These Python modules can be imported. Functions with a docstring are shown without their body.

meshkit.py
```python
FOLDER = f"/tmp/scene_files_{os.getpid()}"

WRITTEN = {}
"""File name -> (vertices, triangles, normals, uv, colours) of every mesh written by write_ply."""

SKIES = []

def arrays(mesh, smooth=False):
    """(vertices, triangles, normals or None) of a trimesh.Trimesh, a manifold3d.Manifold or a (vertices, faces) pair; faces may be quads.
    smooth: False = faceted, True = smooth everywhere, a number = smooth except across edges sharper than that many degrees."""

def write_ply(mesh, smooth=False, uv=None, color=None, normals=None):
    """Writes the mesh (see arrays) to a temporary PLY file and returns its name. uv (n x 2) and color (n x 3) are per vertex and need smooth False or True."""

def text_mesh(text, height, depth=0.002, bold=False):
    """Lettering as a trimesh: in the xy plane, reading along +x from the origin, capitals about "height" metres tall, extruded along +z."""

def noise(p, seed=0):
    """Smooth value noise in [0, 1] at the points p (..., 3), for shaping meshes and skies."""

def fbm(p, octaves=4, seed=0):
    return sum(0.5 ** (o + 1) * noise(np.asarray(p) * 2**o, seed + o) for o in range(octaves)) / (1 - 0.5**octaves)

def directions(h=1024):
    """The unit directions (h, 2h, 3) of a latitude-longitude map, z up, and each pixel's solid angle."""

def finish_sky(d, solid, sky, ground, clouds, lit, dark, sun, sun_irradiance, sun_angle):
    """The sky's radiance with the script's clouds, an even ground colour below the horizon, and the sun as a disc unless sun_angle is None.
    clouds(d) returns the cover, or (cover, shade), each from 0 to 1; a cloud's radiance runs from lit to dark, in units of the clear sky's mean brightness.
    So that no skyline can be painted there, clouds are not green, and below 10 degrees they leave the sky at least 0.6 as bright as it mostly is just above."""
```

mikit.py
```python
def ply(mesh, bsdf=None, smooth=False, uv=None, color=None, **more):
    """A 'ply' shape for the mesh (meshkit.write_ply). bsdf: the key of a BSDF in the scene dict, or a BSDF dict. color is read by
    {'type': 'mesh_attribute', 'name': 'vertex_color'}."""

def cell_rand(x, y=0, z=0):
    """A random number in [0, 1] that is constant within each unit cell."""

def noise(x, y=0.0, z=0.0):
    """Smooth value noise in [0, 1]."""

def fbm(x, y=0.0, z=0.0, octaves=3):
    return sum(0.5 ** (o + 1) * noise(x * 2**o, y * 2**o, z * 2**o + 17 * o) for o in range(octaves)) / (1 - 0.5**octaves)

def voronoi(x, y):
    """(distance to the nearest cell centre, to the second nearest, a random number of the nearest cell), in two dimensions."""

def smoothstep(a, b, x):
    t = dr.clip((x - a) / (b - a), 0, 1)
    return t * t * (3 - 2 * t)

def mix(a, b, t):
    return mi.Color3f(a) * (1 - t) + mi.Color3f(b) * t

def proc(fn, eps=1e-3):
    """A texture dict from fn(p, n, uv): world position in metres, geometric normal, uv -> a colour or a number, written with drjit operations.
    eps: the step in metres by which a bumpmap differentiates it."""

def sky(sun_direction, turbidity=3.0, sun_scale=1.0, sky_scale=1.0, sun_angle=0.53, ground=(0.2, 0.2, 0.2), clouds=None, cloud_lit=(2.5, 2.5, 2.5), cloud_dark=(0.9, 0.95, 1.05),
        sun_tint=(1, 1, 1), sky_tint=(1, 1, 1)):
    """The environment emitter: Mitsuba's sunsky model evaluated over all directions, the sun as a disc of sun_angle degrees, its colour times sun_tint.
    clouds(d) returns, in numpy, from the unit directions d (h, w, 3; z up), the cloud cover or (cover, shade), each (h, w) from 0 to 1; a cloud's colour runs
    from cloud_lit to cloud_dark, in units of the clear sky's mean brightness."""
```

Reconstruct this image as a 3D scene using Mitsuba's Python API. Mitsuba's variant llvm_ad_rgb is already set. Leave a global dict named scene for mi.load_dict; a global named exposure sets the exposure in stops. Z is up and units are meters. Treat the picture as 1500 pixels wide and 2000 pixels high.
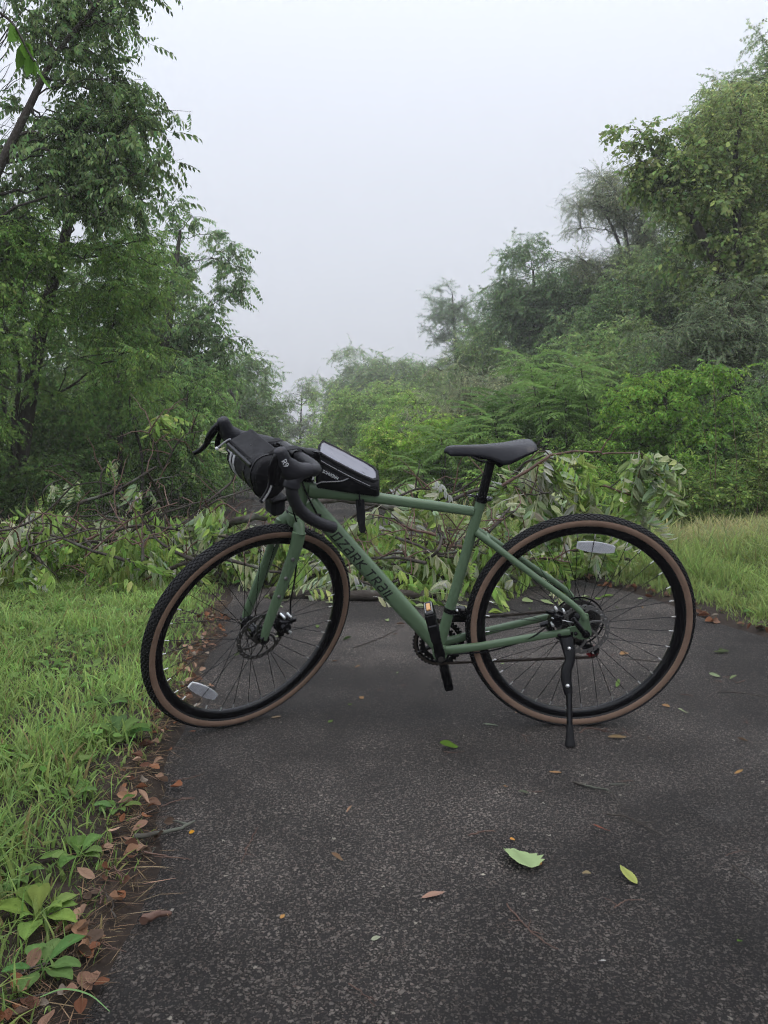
import math, numpy as np, trimesh, manifold3d, shapely, drjit as dr, mitsuba as mi, mikit, meshkit
from shapely.geometry import Polygon, LineString, Point
from shapely import affinity

T = mi.ScalarTransform4f
scene, labels = {}, {}
rng = np.random.default_rng(7)

# ---------------------------------------------------------------- camera, light, exposure
CAM_H, PITCH = 0.805, 0.05
exposure = 3.06
scene['camera'] = {'type': 'perspective', 'fov': 2 * math.degrees(math.atan(0.5)), 'fov_axis': 'x', 'near_clip': 0.02, 'far_clip': 3000.0,
                   'to_world': T().look_at(origin=[0, 0, CAM_H], target=[0, math.cos(PITCH), CAM_H - math.sin(PITCH)], up=[0, 0, 1]),
                   'medium': {'type': 'ref', 'id': 'air'}}
# the overcast: brightest overhead, greyer towards the horizon, as under any even cloud deck
scene['daylight'] = mikit.sky([0.25, -0.35, 0.9], turbidity=3, sun_scale=0.06, sun_angle=40,
                              clouds=lambda d: (np.ones(d.shape[:2]), 1 - np.clip(d[..., 2], 0, 1) ** 2.0 + .10 * (meshkit.fbm(d * [2.2, 2.2, 4.5], 4, 6) - .5)),
                              cloud_lit=(2.68, 2.84, 3.19), cloud_dark=(1.00, 1.07, 1.215))
# the mist: hardly any over the first metres of the path, thicker where the valley opens
HAZE_BOX = ([0, 190, 26.5], [262, 232, 29.5])
_y = HAZE_BOX[0][1] - HAZE_BOX[1][1] + 2 * HAZE_BOX[1][1] * (np.arange(256) + .5) / 256
_d = 0.0018 + 0.0074 * np.clip((_y - 6) / 30, 0, 1) ** 1.1
scene['air'] = {'type': 'heterogeneous', 'albedo': {'type': 'rgb', 'value': [0.94, 0.945, 0.95]},
                'sigma_t': {'type': 'gridvolume', 'grid': mi.VolumeGrid(np.ascontiguousarray(np.broadcast_to(_d[None, :, None, None], (2, 256, 2, 1)).astype(np.float32))),
                            'wrap_mode': 'clamp', 'to_world': T().translate((np.array(HAZE_BOX[0]) - HAZE_BOX[1]).tolist()).scale((2 * np.array(HAZE_BOX[1])).tolist())}}


# ---------------------------------------------------------------- helpers
def obj(key, mesh, bsdf, smooth=False, to_world=None, color=None, uv=None):
    """One entry of the scene; a key that is taken gets the next three-digit number."""
    k, i = key, 0
    while k in scene or k in labels:
        i += 1
        k = f'{key}_{i:03d}'
    more = {} if to_world is None else {'to_world': to_world}
    scene[k] = mikit.ply(mesh, bsdf, smooth=smooth, color=color, uv=uv, **more)
    return k


def name(key):
    """A thing without an entry of its own: the key that its parts' keys start with."""
    k, i = key, 0
    while k in labels or k in scene:
        i += 1
        k = f'{key}_{i:03d}'
    return k


def tag(key, label=None, category=None, group=None, kind=None):
    labels[key] = {a: b for a, b in (('label', label), ('category', category), ('group', group), ('kind', kind)) if b}
    return key


def unit(v):
    v = np.asarray(v, float)
    return v / np.maximum(np.linalg.norm(v, axis=-1, keepdims=True), 1e-12)


def cat(parts):
    """Join (vertices, faces) pairs or trimeshes."""
    vs, fs, at = [], [], 0
    for p in parts:
        v, f = (np.asarray(p.vertices), np.asarray(p.faces)) if hasattr(p, 'vertices') else p
        vs.append(v); fs.append(f + at); at += len(v)
    return np.vstack(vs), np.vstack(fs)


def spline(pts, n):
    """Catmull-Rom through the points (any columns), n samples per span."""
    p = np.asarray(pts, float)
    if len(p) < 3:
        t = np.linspace(0, 1, n + 1)[:, None]
        return p[0] * (1 - t) + p[-1] * t
    q = np.vstack([2 * p[0] - p[1], p, 2 * p[-1] - p[-2]])
    t = np.linspace(0, 1, n, endpoint=False)[:, None]
    out = [0.5 * (2 * q[i + 1] + (q[i + 2] - q[i]) * t + (2 * q[i] - 5 * q[i + 1] + 4 * q[i + 2] - q[i + 3]) * t ** 2
                  + (3 * q[i + 1] - q[i] - 3 * q[i + 2] + q[i + 3]) * t ** 3) for i in range(len(p) - 1)]
    return np.vstack(out + [p[-1:]])


def frames(p, up):
    t = unit(np.gradient(p, axis=0))
    a = unit(np.cross(np.broadcast_to(up, t.shape), t))
    return t, a, np.cross(t, a)


def sweep(pts, ra, rb=None, n=14, up=(0, 0, 1), expo=2.0, closed=False, caps=True):
    """A tube along the points: half-width ra across (up x direction), rb along the other axis; expo above 2 squares the section."""
    p = np.asarray(pts, float)
    rb = ra if rb is None else rb
    ra, rb = np.broadcast_to(ra, (len(p),)).astype(float), np.broadcast_to(rb, (len(p),)).astype(float)
    if closed:
        t = unit(np.roll(p, -1, 0) - np.roll(p, 1, 0))
        a = unit(np.cross(np.broadcast_to(up, t.shape), t)); b = np.cross(t, a)
    else:
        t, a, b = frames(p, np.asarray(up, float))
    ang = np.arange(n) * 2 * np.pi / n
    c, s = np.cos(ang), np.sin(ang)
    c, s = np.sign(c) * np.abs(c) ** (2 / expo), np.sign(s) * np.abs(s) ** (2 / expo)
    v = p[:, None] + (ra[:, None] * c)[..., None] * a[:, None] + (rb[:, None] * s)[..., None] * b[:, None]
    m = len(p)
    i, j = np.meshgrid(np.arange(m if closed else m - 1), np.arange(n), indexing='ij')
    i2 = (i + 1) % m
    q = np.stack([i * n + j, i * n + (j + 1) % n, i2 * n + (j + 1) % n, i2 * n + j], -1).reshape(-1, 4)
    f = np.vstack([q[:, [0, 1, 2]], q[:, [0, 2, 3]]])
    v = v.reshape(-1, 3)
    if caps and not closed:
        k = len(v)
        v = np.vstack([v, p[:1], p[-1:]])
        j = np.arange(n); e = (m - 1) * n
        f = np.vstack([f, np.stack([(j + 1) % n, j, j * 0 + k], 1), np.stack([e + j, e + (j + 1) % n, j * 0 + k + 1], 1)])
    return v, f


def lathe(profile, n=64, axis=1):
    """Revolve (radius, height) pairs round an axis (0, 1 or 2); height runs along it. The profile is closed when it ends where it starts."""
    pr = np.asarray(profile, float)
    shut = np.allclose(pr[0], pr[-1])
    pr = pr[:-1] if shut else pr
    ang = np.arange(n) * 2 * np.pi / n
    r, h = pr[:, 0][None], pr[:, 1][None]
    x, y, z = r * np.cos(ang)[:, None], r * np.sin(ang)[:, None], np.broadcast_to(h, (n, len(pr)))
    v = np.stack({2: [x, y, z], 1: [y, z, x], 0: [z, x, y]}[axis], -1).reshape(-1, 3)
    m = len(pr)
    i, j = np.meshgrid(np.arange(n), np.arange(m if shut else m - 1), indexing='ij')
    i2, j2 = (i + 1) % n, (j + 1) % m
    q = np.stack([i * m + j, i2 * m + j, i2 * m + j2, i * m + j2], -1).reshape(-1, 4)
    return v, np.vstack([q[:, [0, 1, 2]], q[:, [0, 2, 3]]])


def ball(c, r, sub=2):
    m = trimesh.creation.icosphere(sub, 1.0)
    return np.asarray(m.vertices) * r + np.asarray(c, float), np.asarray(m.faces)


def hull(points):
    m = trimesh.Trimesh(points).convex_hull
    return np.asarray(m.vertices), np.asarray(m.faces)


def rbox(c, size, r=0.003, ax=None):
    """A box with bevelled edges; ax = three axis vectors as rows."""
    h = np.asarray(size, float) / 2
    r = min(r, 0.45 * min(h))
    pts = []
    for sx in (-1, 1):
        for sy in (-1, 1):
            for sz in (-1, 1):
                s = np.array([sx, sy, sz])
                for k in range(3):
                    q = h.copy(); q[(k + 1) % 3] -= r; q[(k + 2) % 3] -= r
                    pts.append(s * q)
    p = np.array(pts)
    if ax is not None:
        p = p @ unit(np.asarray(ax, float))
    return hull(p + np.asarray(c, float))


def extrude(poly, depth):
    """Shapely polygon(s) as a slab from z = 0 to depth."""
    gs = [g for g in getattr(poly, 'geoms', [poly]) if g.area > 1e-12]
    return cat([trimesh.creation.extrude_polygon(g, depth, engine='earcut') for g in gs])


def cyl(p0, p1, r, n=14, r1=None):
    p0, p1 = np.asarray(p0, float), np.asarray(p1, float)
    d = unit(p1 - p0)
    up = [0, 0, 1] if abs(d[2]) < 0.9 else [1, 0, 0]
    return sweep([p0, p1], [r, r if r1 is None else r1], n=n, up=up)


def rgb(*c):
    return {'type': 'rgb', 'value': list(c)}


# ---------------------------------------------------------------- materials
def mat(key, d, two=True):
    scene[key] = {'type': 'twosided', 'bsdf': d} if two else d


VC = {'type': 'mesh_attribute', 'name': 'vertex_color'}


def paint(p, n, uv):
    f = mikit.noise(p.x * 900, p.y * 900, p.z * 900)
    g = mikit.fbm(p.x * 14, p.y * 14, p.z * 14)
    return mi.Color3f(0.098, 0.153, 0.087) * (0.88 + 0.12 * f + 0.14 * g)


def rubber(p, n, uv):
    g = mikit.fbm(p.x * 60, p.y * 60, p.z * 60)
    return mikit.mix([0.004, 0.004, 0.005], [0.013, 0.013, 0.0135], g)


def tanwall(p, n, uv):
    g = mikit.fbm(p.x * 40, p.y * 40, p.z * 40)
    f = mikit.noise(p.x * 700, p.y * 700, p.z * 700)
    return mikit.mix([0.150, 0.098, 0.070], [0.250, 0.165, 0.118], 0.7 * g + 0.3 * f)


def weave(p, n, uv):
    return mi.Float(0.5 + 0.5 * dr.sin(p.x * 2600) * dr.sin(p.z * 2600) + 0.6 * mikit.fbm(p.x * 35, p.y * 35, p.z * 35))


def fabric(p, n, uv):
    return mikit.mix([0.005, 0.005, 0.006], [0.018, 0.018, 0.021], mikit.fbm(p.x * 50, p.y * 50, p.z * 50))


def tape_bump(p, n, uv):
    return mikit.noise(p.x * 420, p.y * 420, p.z * 420)


mat('m_paint', {'type': 'principled', 'base_color': mikit.proc(paint), 'roughness': 0.42, 'specular': 0.45, 'clearcoat': 0.12, 'clearcoat_gloss': 0.6})
mat('m_decal', {'type': 'principled', 'base_color': rgb(0.010, 0.014, 0.012), 'roughness': 0.5})
mat('m_rubber', {'type': 'principled', 'base_color': mikit.proc(rubber), 'roughness': 0.55, 'specular': 0.28})
mat('m_tan', {'type': 'principled', 'base_color': mikit.proc(tanwall), 'roughness': 0.7, 'specular': 0.3})
mat('m_black', {'type': 'principled', 'base_color': rgb(0.004, 0.004, 0.005), 'roughness': 0.36, 'specular': 0.3})
mat('m_gloss', {'type': 'principled', 'base_color': rgb(0.004, 0.004, 0.005), 'roughness': 0.22, 'specular': 0.38})
mat('m_rim', {'type': 'principled', 'base_color': rgb(0.004, 0.004, 0.005), 'roughness': 0.26, 'specular': 0.38})
mat('m_tape', {'type': 'bumpmap', 'arbitrary': mikit.proc(tape_bump, eps=5e-4), 'scale': 0.0006,
               'bsdf': {'type': 'principled', 'base_color': rgb(0.016, 0.016, 0.019), 'roughness': 0.5, 'specular': 0.4}})
mat('m_hood', {'type': 'principled', 'base_color': rgb(0.022, 0.022, 0.027), 'roughness': 0.48, 'specular': 0.4})
mat('m_saddle', {'type': 'principled', 'base_color': rgb(0.010, 0.010, 0.014), 'roughness': 0.42, 'specular': 0.45})
mat('m_fabric', {'type': 'bumpmap', 'arbitrary': mikit.proc(weave, eps=5e-4), 'scale': 0.0008,
                 'bsdf': {'type': 'principled', 'base_color': mikit.proc(fabric), 'roughness': 0.6, 'specular': 0.25}})
mat('m_vinyl', {'type': 'principled', 'base_color': rgb(0.15, 0.15, 0.18), 'roughness': 0.2, 'specular': 0.7, 'clearcoat': 0.8, 'clearcoat_gloss': 0.85})
mat('m_steel', {'type': 'principled', 'base_color': rgb(0.34, 0.335, 0.33), 'metallic': 0.85, 'roughness': 0.35})
mat('m_dark_steel', {'type': 'principled', 'base_color': rgb(0.10, 0.095, 0.09), 'metallic': 0.8, 'roughness': 0.4})
mat('m_chain', {'type': 'principled', 'base_color': rgb(0.085, 0.07, 0.058), 'metallic': 0.7, 'roughness': 0.45})
mat('m_silver', {'type': 'principled', 'base_color': rgb(0.72, 0.72, 0.72), 'metallic': 0.8, 'roughness': 0.3})
mat('m_white', {'type': 'principled', 'base_color': rgb(0.55, 0.56, 0.57), 'roughness': 0.5})
mat('m_grey', {'type': 'principled', 'base_color': rgb(0.26, 0.26, 0.27), 'roughness': 0.5})
mat('m_amber', {'type': 'principled', 'base_color': rgb(0.50, 0.25, 0.075), 'roughness': 0.25, 'clearcoat': 0.6})
mat('m_red', {'type': 'principled', 'base_color': rgb(0.16, 0.012, 0.014), 'roughness': 0.4})


def prism(p, n, uv):
    return mi.Float(dr.abs(dr.sin(p.x * 900 + p.z * 500)) + dr.abs(dr.sin(p.x * 500 - p.z * 900)))


def lens(p, n, uv):
    a = dr.abs(dr.sin(p.x * 620 + p.z * 380)); b = dr.abs(dr.sin(p.x * 620 - p.z * 380))
    return mikit.mix([0.34, 0.35, 0.38], [0.72, 0.73, 0.76], dr.minimum(a, b) * 0.7 + 0.3 * mikit.noise(p.x * 160, p.y * 160, p.z * 160))


mat('m_reflector', {'type': 'bumpmap', 'arbitrary': mikit.proc(prism, eps=4e-4), 'scale': 0.0007,
                    'bsdf': {'type': 'principled', 'base_color': mikit.proc(lens), 'metallic': 0.15, 'roughness': 0.25, 'clearcoat': 0.8}})


def leafmat(key, trans, rough, spec):
    # the colour of each leaf is its own, stored with its corners
    scene[key] = {'type': 'principledthin', 'base_color': VC, 'diff_trans': trans, 'roughness': rough, 'eta': 1.5, 'spec_trans': 0.0}


leafmat('m_leaf', 0.95, 0.32, 0.4)
leafmat('m_grass', 0.9, 0.38, 0.4)
leafmat('m_litter', 0.25, 0.6, 0.3)


def bark(p, n, uv):
    f = mikit.fbm(p.x * 18, p.y * 18, p.z * 6)
    g = mikit.noise(p.x * 90, p.y * 90, p.z * 30)
    lichen = mikit.smoothstep(0.62, 0.72, mikit.fbm(p.x * 7 + 9, p.y * 7, p.z * 7))
    c = mikit.mix([0.022, 0.018, 0.015], [0.075, 0.062, 0.050], 0.6 * f + 0.4 * g)
    return mikit.mix(c, [0.13, 0.145, 0.115], lichen * 0.55)


def barkbump(p, n, uv):
    return mikit.fbm(p.x * 45, p.y * 45, p.z * 14)


mat('m_bark', {'type': 'bumpmap', 'arbitrary': mikit.proc(barkbump, eps=2e-3), 'scale': 0.012,
               'bsdf': {'type': 'principled', 'base_color': mikit.proc(bark), 'roughness': 0.75, 'specular': 0.3}})


def redtwig(p, n, uv):
    return mikit.mix([0.05, 0.024, 0.018], [0.15, 0.085, 0.06], mikit.fbm(p.x * 25, p.y * 25, p.z * 25))


mat('m_twig', {'type': 'principled', 'base_color': mikit.proc(redtwig), 'roughness': 0.65})


def rawwood(p, n, uv):
    return mikit.mix([0.34, 0.17, 0.07], [0.55, 0.36, 0.19], mikit.fbm(p.x * 60, p.y * 15, p.z * 60))


mat('m_rawwood', {'type': 'principled', 'base_color': mikit.proc(rawwood), 'roughness': 0.7})
mat('m_blade', {'type': 'principled', 'base_color': rgb(.10, .19, .06), 'roughness': 0.5})
mat('m_band', {'type': 'principled', 'base_color': rgb(0.36, 0.36, 0.37), 'roughness': 0.45})
# ================================================================ the setting
def x_left(y):
    return -0.25 - 0.16 * y - 0.05 * np.exp(-(y - 1) / .5) + 0.05 * np.sin(y * 1.7 + .6) * np.clip(y / 8, .3, 1) + 0.025 * np.sin(y * 5.3)


def x_right(y):
    return 2.45 - 0.155 * y + 0.06 * np.sin(y * 1.3 + 2.) + 0.03 * np.sin(y * 4.1)


def height(x, y):
    """The ground: level with the path, the verges a little above it, a wooded bank on the right, rising ground on the left."""
    x, y = np.asarray(x, float), np.asarray(y, float)
    dl, dr_ = x_left(y) - x, x - x_right(y)
    n = meshkit.fbm(np.stack([x * .9, y * .9, 0 * x], -1), 3, 11) - .5
    out = np.maximum(dl, dr_)
    verge = np.clip(out / .35, -1, 1)
    z = np.where(out > 0, 0.012 + 0.022 * np.clip(verge, 0, 1) + n * 0.10 * np.clip(out / 1.2, 0, 1), -0.03 + 0.038 * (1 + np.clip(out / .06, -1, 0)))
    z = z + 0.20 * np.clip(dr_ - 4.0, 0, 14) + 0.05 * np.clip(dr_ - 1.2, 0, 3) + 0.10 * np.clip(dl - 3.5, 0, 10)
    return z


def soil(p, n, uv):
    a = mikit.fbm(p.x * 3, p.y * 3, p.z * 3, octaves=4)
    b = mikit.noise(p.x * 120, p.y * 120, p.z * 120)
    c = mikit.mix([0.010, 0.0075, 0.006], [0.048, 0.034, 0.025], 0.5 * a + 0.5 * b * b)
    return c


def soilbump(p, n, uv):
    return mikit.fbm(p.x * 60, p.y * 60, p.z * 60)


mat('m_soil', {'type': 'bumpmap', 'arbitrary': mikit.proc(soilbump, eps=2e-3), 'scale': 0.02, 'bsdf': {'type': 'principled', 'base_color': mikit.proc(soil), 'roughness': 0.85, 'specular': 0.25}})


def grains(p):
    """(height of the aggregate, tone of the stone there): broken stones of two sizes sunk in dark binder, 3 to 9 mm across."""
    wx = 0.55 * mikit.noise(p.x * 210, p.y * 210, 3.0); wy = 0.55 * mikit.noise(p.x * 210, p.y * 210, 9.0)
    d1, d2, r = mikit.voronoi(p.x * 122 + wx, p.y * 122 + wy)
    e1, e2, q = mikit.voronoi(p.x * 270 + wx, p.y * 270 + wy + 7.3)
    big = mikit.smoothstep(0.30 + 0.30 * r, 0.12, d1) * mikit.smoothstep(0.30, 0.45, r)
    small = mikit.smoothstep(0.66, 0.20, e1) * (0.35 + 0.65 * q)
    h = dr.maximum(big * 0.9, small * 0.75)
    tone = dr.select(big > small, 0.25 + 0.75 * mikit.cell_rand(dr.floor(r * 4096)), q * q)
    return h, tone, r, q


def asphalt(p, n, uv):
    h, tone, r, q = grains(p)
    wear = mikit.fbm(p.x * 1.1, p.y * 1.1, 1.0, octaves=4)
    dark = mikit.fbm(p.x * 6.5, p.y * 6.5, 4.0)
    stone = mikit.mix([0.0310, 0.0268, 0.0238], [0.225, 0.195, 0.172], tone * tone)
    stone = mikit.mix(stone, [0.120, 0.078, 0.062], mikit.smoothstep(0.93, 0.95, q) * 0.6)
    stone = mikit.mix(stone, [0.36, 0.33, 0.28], mikit.smoothstep(0.998, 0.9985, r))
    c = mikit.mix([0.0150, 0.0130, 0.0118], stone, mikit.smoothstep(0.16, 0.58, h))
    damp = mikit.smoothstep(0.50, 0.66, mikit.fbm(p.x * 2.3 + 4, p.y * 2.3, 6.0, octaves=4))
    c = c * (0.76 + 0.98 * mikit.smoothstep(0.25, 0.75, wear)) * (0.62 + 0.75 * dark) * (1 - 0.30 * damp)
    pale = mikit.smoothstep(0.42, 0.70, mikit.fbm(p.x * 9, p.y * 9, 8.0)) * mikit.smoothstep(0.36, 0.0, dr.sqrt(dr.square(p.x - 0.80) + dr.square((p.y - 1.64) * 1.4)))
    return mikit.mix(c, [0.20, 0.19, 0.18], pale * 0.5 * (0.4 + 0.6 * tone))


def asphalt_rough(p, n, uv):
    return 0.34 + 0.30 * mikit.fbm(p.x * 2.2, p.y * 2.2, 2.0)


def asphalt_bump(p, n, uv):
    return grains(p)[0] + 0.5 * mikit.fbm(p.x * 40, p.y * 40, 5.0)


mat('m_asphalt', {'type': 'bumpmap', 'arbitrary': mikit.proc(asphalt_bump, eps=7e-4), 'scale': 0.010,
                  'bsdf': {'type': 'principled', 'base_color': mikit.proc(asphalt), 'roughness': mikit.proc(asphalt_rough), 'specular': 0.46}})


def grid(xs, ys, zf):
    X, Y = np.meshgrid(xs, ys, indexing='ij')
    v = np.stack([X, Y, zf(X, Y)], -1).reshape(-1, 3)
    n = len(ys)
    i, j = np.meshgrid(np.arange(len(xs) - 1), np.arange(n - 1), indexing='ij')
    q = np.stack([i * n + j, (i + 1) * n + j, (i + 1) * n + j + 1, i * n + j + 1], -1).reshape(-1, 4)
    return v, np.vstack([q[:, [0, 1, 2]], q[:, [0, 2, 3]]])


def spaced(parts):
    return np.unique(np.concatenate([np.arange(a, b, s) for a, b, s in parts]).round(4))


gx = spaced([(-260, -40, 20), (-40, -12, 2), (-12, -5, .4), (-5, 6, .1), (6, 14, .4), (14, 40, 2), (40, 280, 20)])
gy = spaced([(-40, -4, 4), (-4, .5, .3), (.5, 7, .1), (7, 16, .25), (16, 50, 1.5), (50, 90, 5), (90, 420, 20)])
obj('ground', grid(gx, gy, height), 'm_soil', smooth=True)
tag('ground', 'dark soil under the grass and the woods on both sides of the path', kind='structure')
py_ = spaced([(-4, .6, .1), (.6, 6, .02), (6, 14, .1), (14, 31, .8)])
pu = np.linspace(0, 1, 60)
X = np.array([x_left(py_) + 0.012 * (meshkit.noise(np.stack([py_ * 14, 0 * py_, 0 * py_], -1), 2) - .5) + u * (x_right(py_) - x_left(py_)) for u in pu])
Y = np.broadcast_to(py_, X.shape)
edge = np.minimum(pu, 1 - pu)[:, None]
Z = 0.004 + 0.010 * (meshkit.fbm(np.stack([X * 1.6, Y * 1.6, 0 * X], -1), 3, 4) - .5) * np.clip(edge * 8, 0, 1) - 0.02 * np.clip(1 - edge / .012, 0, 1)
Z = Z - np.where((np.abs(X - .1) < 1.0) & (np.abs(Y - 2.4) < .6), 0, 0)
m_, n_ = X.shape
i, j = np.meshgrid(np.arange(m_ - 1), np.arange(n_ - 1), indexing='ij')
q = np.stack([i * n_ + j, (i + 1) * n_ + j, (i + 1) * n_ + j + 1, i * n_ + j + 1], -1).reshape(-1, 4)
obj('path', (np.stack([X, Y, Z], -1).reshape(-1, 3), np.vstack([q[:, [0, 1, 2]], q[:, [0, 2, 3]]])), 'm_asphalt', smooth=True)
tag('path', 'dark damp asphalt path running away into the mist', kind='structure')

# ================================================================ leaves: templates and planting
def leaflet(hi):
    """One leaf along +x, unit length, unit width, folded a little along its midrib; hi gives a rounder outline."""
    if hi:
        v = np.array([(0, 0, 0), (.28, .46, .06), (.28, -.46, .06), (.66, .38, .05), (.66, -.38, .05), (1, 0, -.10), (.45, 0, -.02)])
        f = np.array([(0, 6, 1), (0, 2, 6), (1, 6, 3), (2, 4, 6), (3, 6, 5), (4, 5, 6)])
    else:
        v = np.array([(0, 0, 0), (.42, .5, .05), (.42, -.5, .05), (1, 0, -.08)])
        f = np.array([(0, 2, 3), (0, 3, 1)])
    return v, f


def single(lw):
    v, f = leaflet(True)
    return v * [1, lw, min(1, 1.5 * lw)], f


def stalk(L, w, droop, n=3):
    """A flat narrow strip along the bent midrib."""
    t = np.linspace(0, 1, n)
    c = np.stack([t * L, 0 * t, -droop * L * t ** 2], 1)
    v = np.vstack([c + [0, w, 0], c - [0, w, 0]])
    f = np.vstack([[(k, n + k, n + k + 1), (k, n + k + 1, k + 1)] for k in range(n - 1)])
    return v, f


def pinnate(pairs=5, ll=.30, lw=.11, droop=.45, hang=.5, fwd=.55, hi=False, seed=0, bare=.14):
    """A compound leaf of unit length: leaflets in pairs along a drooping midrib."""
    r = np.random.default_rng(seed)
    lv, lf = leaflet(hi)
    out = [stalk(1, .008, droop)]
    spots = [(bare + (1 - bare) * (k + .15) / (pairs + .15), s) for k in range(pairs) for s in (1, -1)] + [(.985, 0)]
    for t, s in spots:
        size = ll * (.62 + .38 * math.sin(math.pi * min(1, .25 + t * .7))) * r.uniform(.85, 1.1)
        yaw = s * (1.15 - fwd * .8) + r.normal(0, .12)
        pitch = -hang * r.uniform(.6, 1.3) - droop * t * .6
        roll = r.normal(0, .35)
        d = np.array([math.cos(yaw) * math.cos(pitch), math.sin(yaw) * math.cos(pitch), math.sin(pitch)])
        a = unit(np.cross([0, 0, 1], d)); b = np.cross(d, a)
        a, b = a * math.cos(roll) + b * math.sin(roll), b * math.cos(roll) - a * math.sin(roll)
        q = lv * [size, lw * size / ll, size]
        out.append((np.array([t, 0, -droop * t * t]) + q[:, :1] * d + q[:, 1:2] * a + q[:, 2:] * b, lf))
    return cat(out)


def sprig(n=9, ll=.28, lw=.15, droop=.25, hang=.5, hi=False, seed=0):
    """A leafy twig of unit length with single leaves on alternate sides."""
    r = np.random.default_rng(seed)
    lv, lf = leaflet(hi)
    out = [stalk(1, .010, droop)]
    for k in range(n):
        t = (k + .8) / n; s = 1 if k % 2 else -1
        size = ll * r.uniform(.7, 1.15) * (1 if t < .9 else .8)
        yaw = s * r.uniform(.5, 1.1) if k < n - 1 else 0
        pitch = -hang * r.uniform(.2, 1.5) + .1
        roll = r.normal(0, .55)
        d = np.array([math.cos(yaw) * math.cos(pitch), math.sin(yaw) * math.cos(pitch), math.sin(pitch)])
        a = unit(np.cross([0, 0, 1], d)); b = np.cross(d, a)
        a, b = a * math.cos(roll) + b * math.sin(roll), b * math.cos(roll) - a * math.sin(roll)
        q = lv * [size, lw * size / ll, size]
        out.append((np.array([t, 0, -droop * t * t]) + q[:, :1] * d + q[:, 1:2] * a + q[:, 2:] * b, lf))
    return cat(out)


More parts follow.
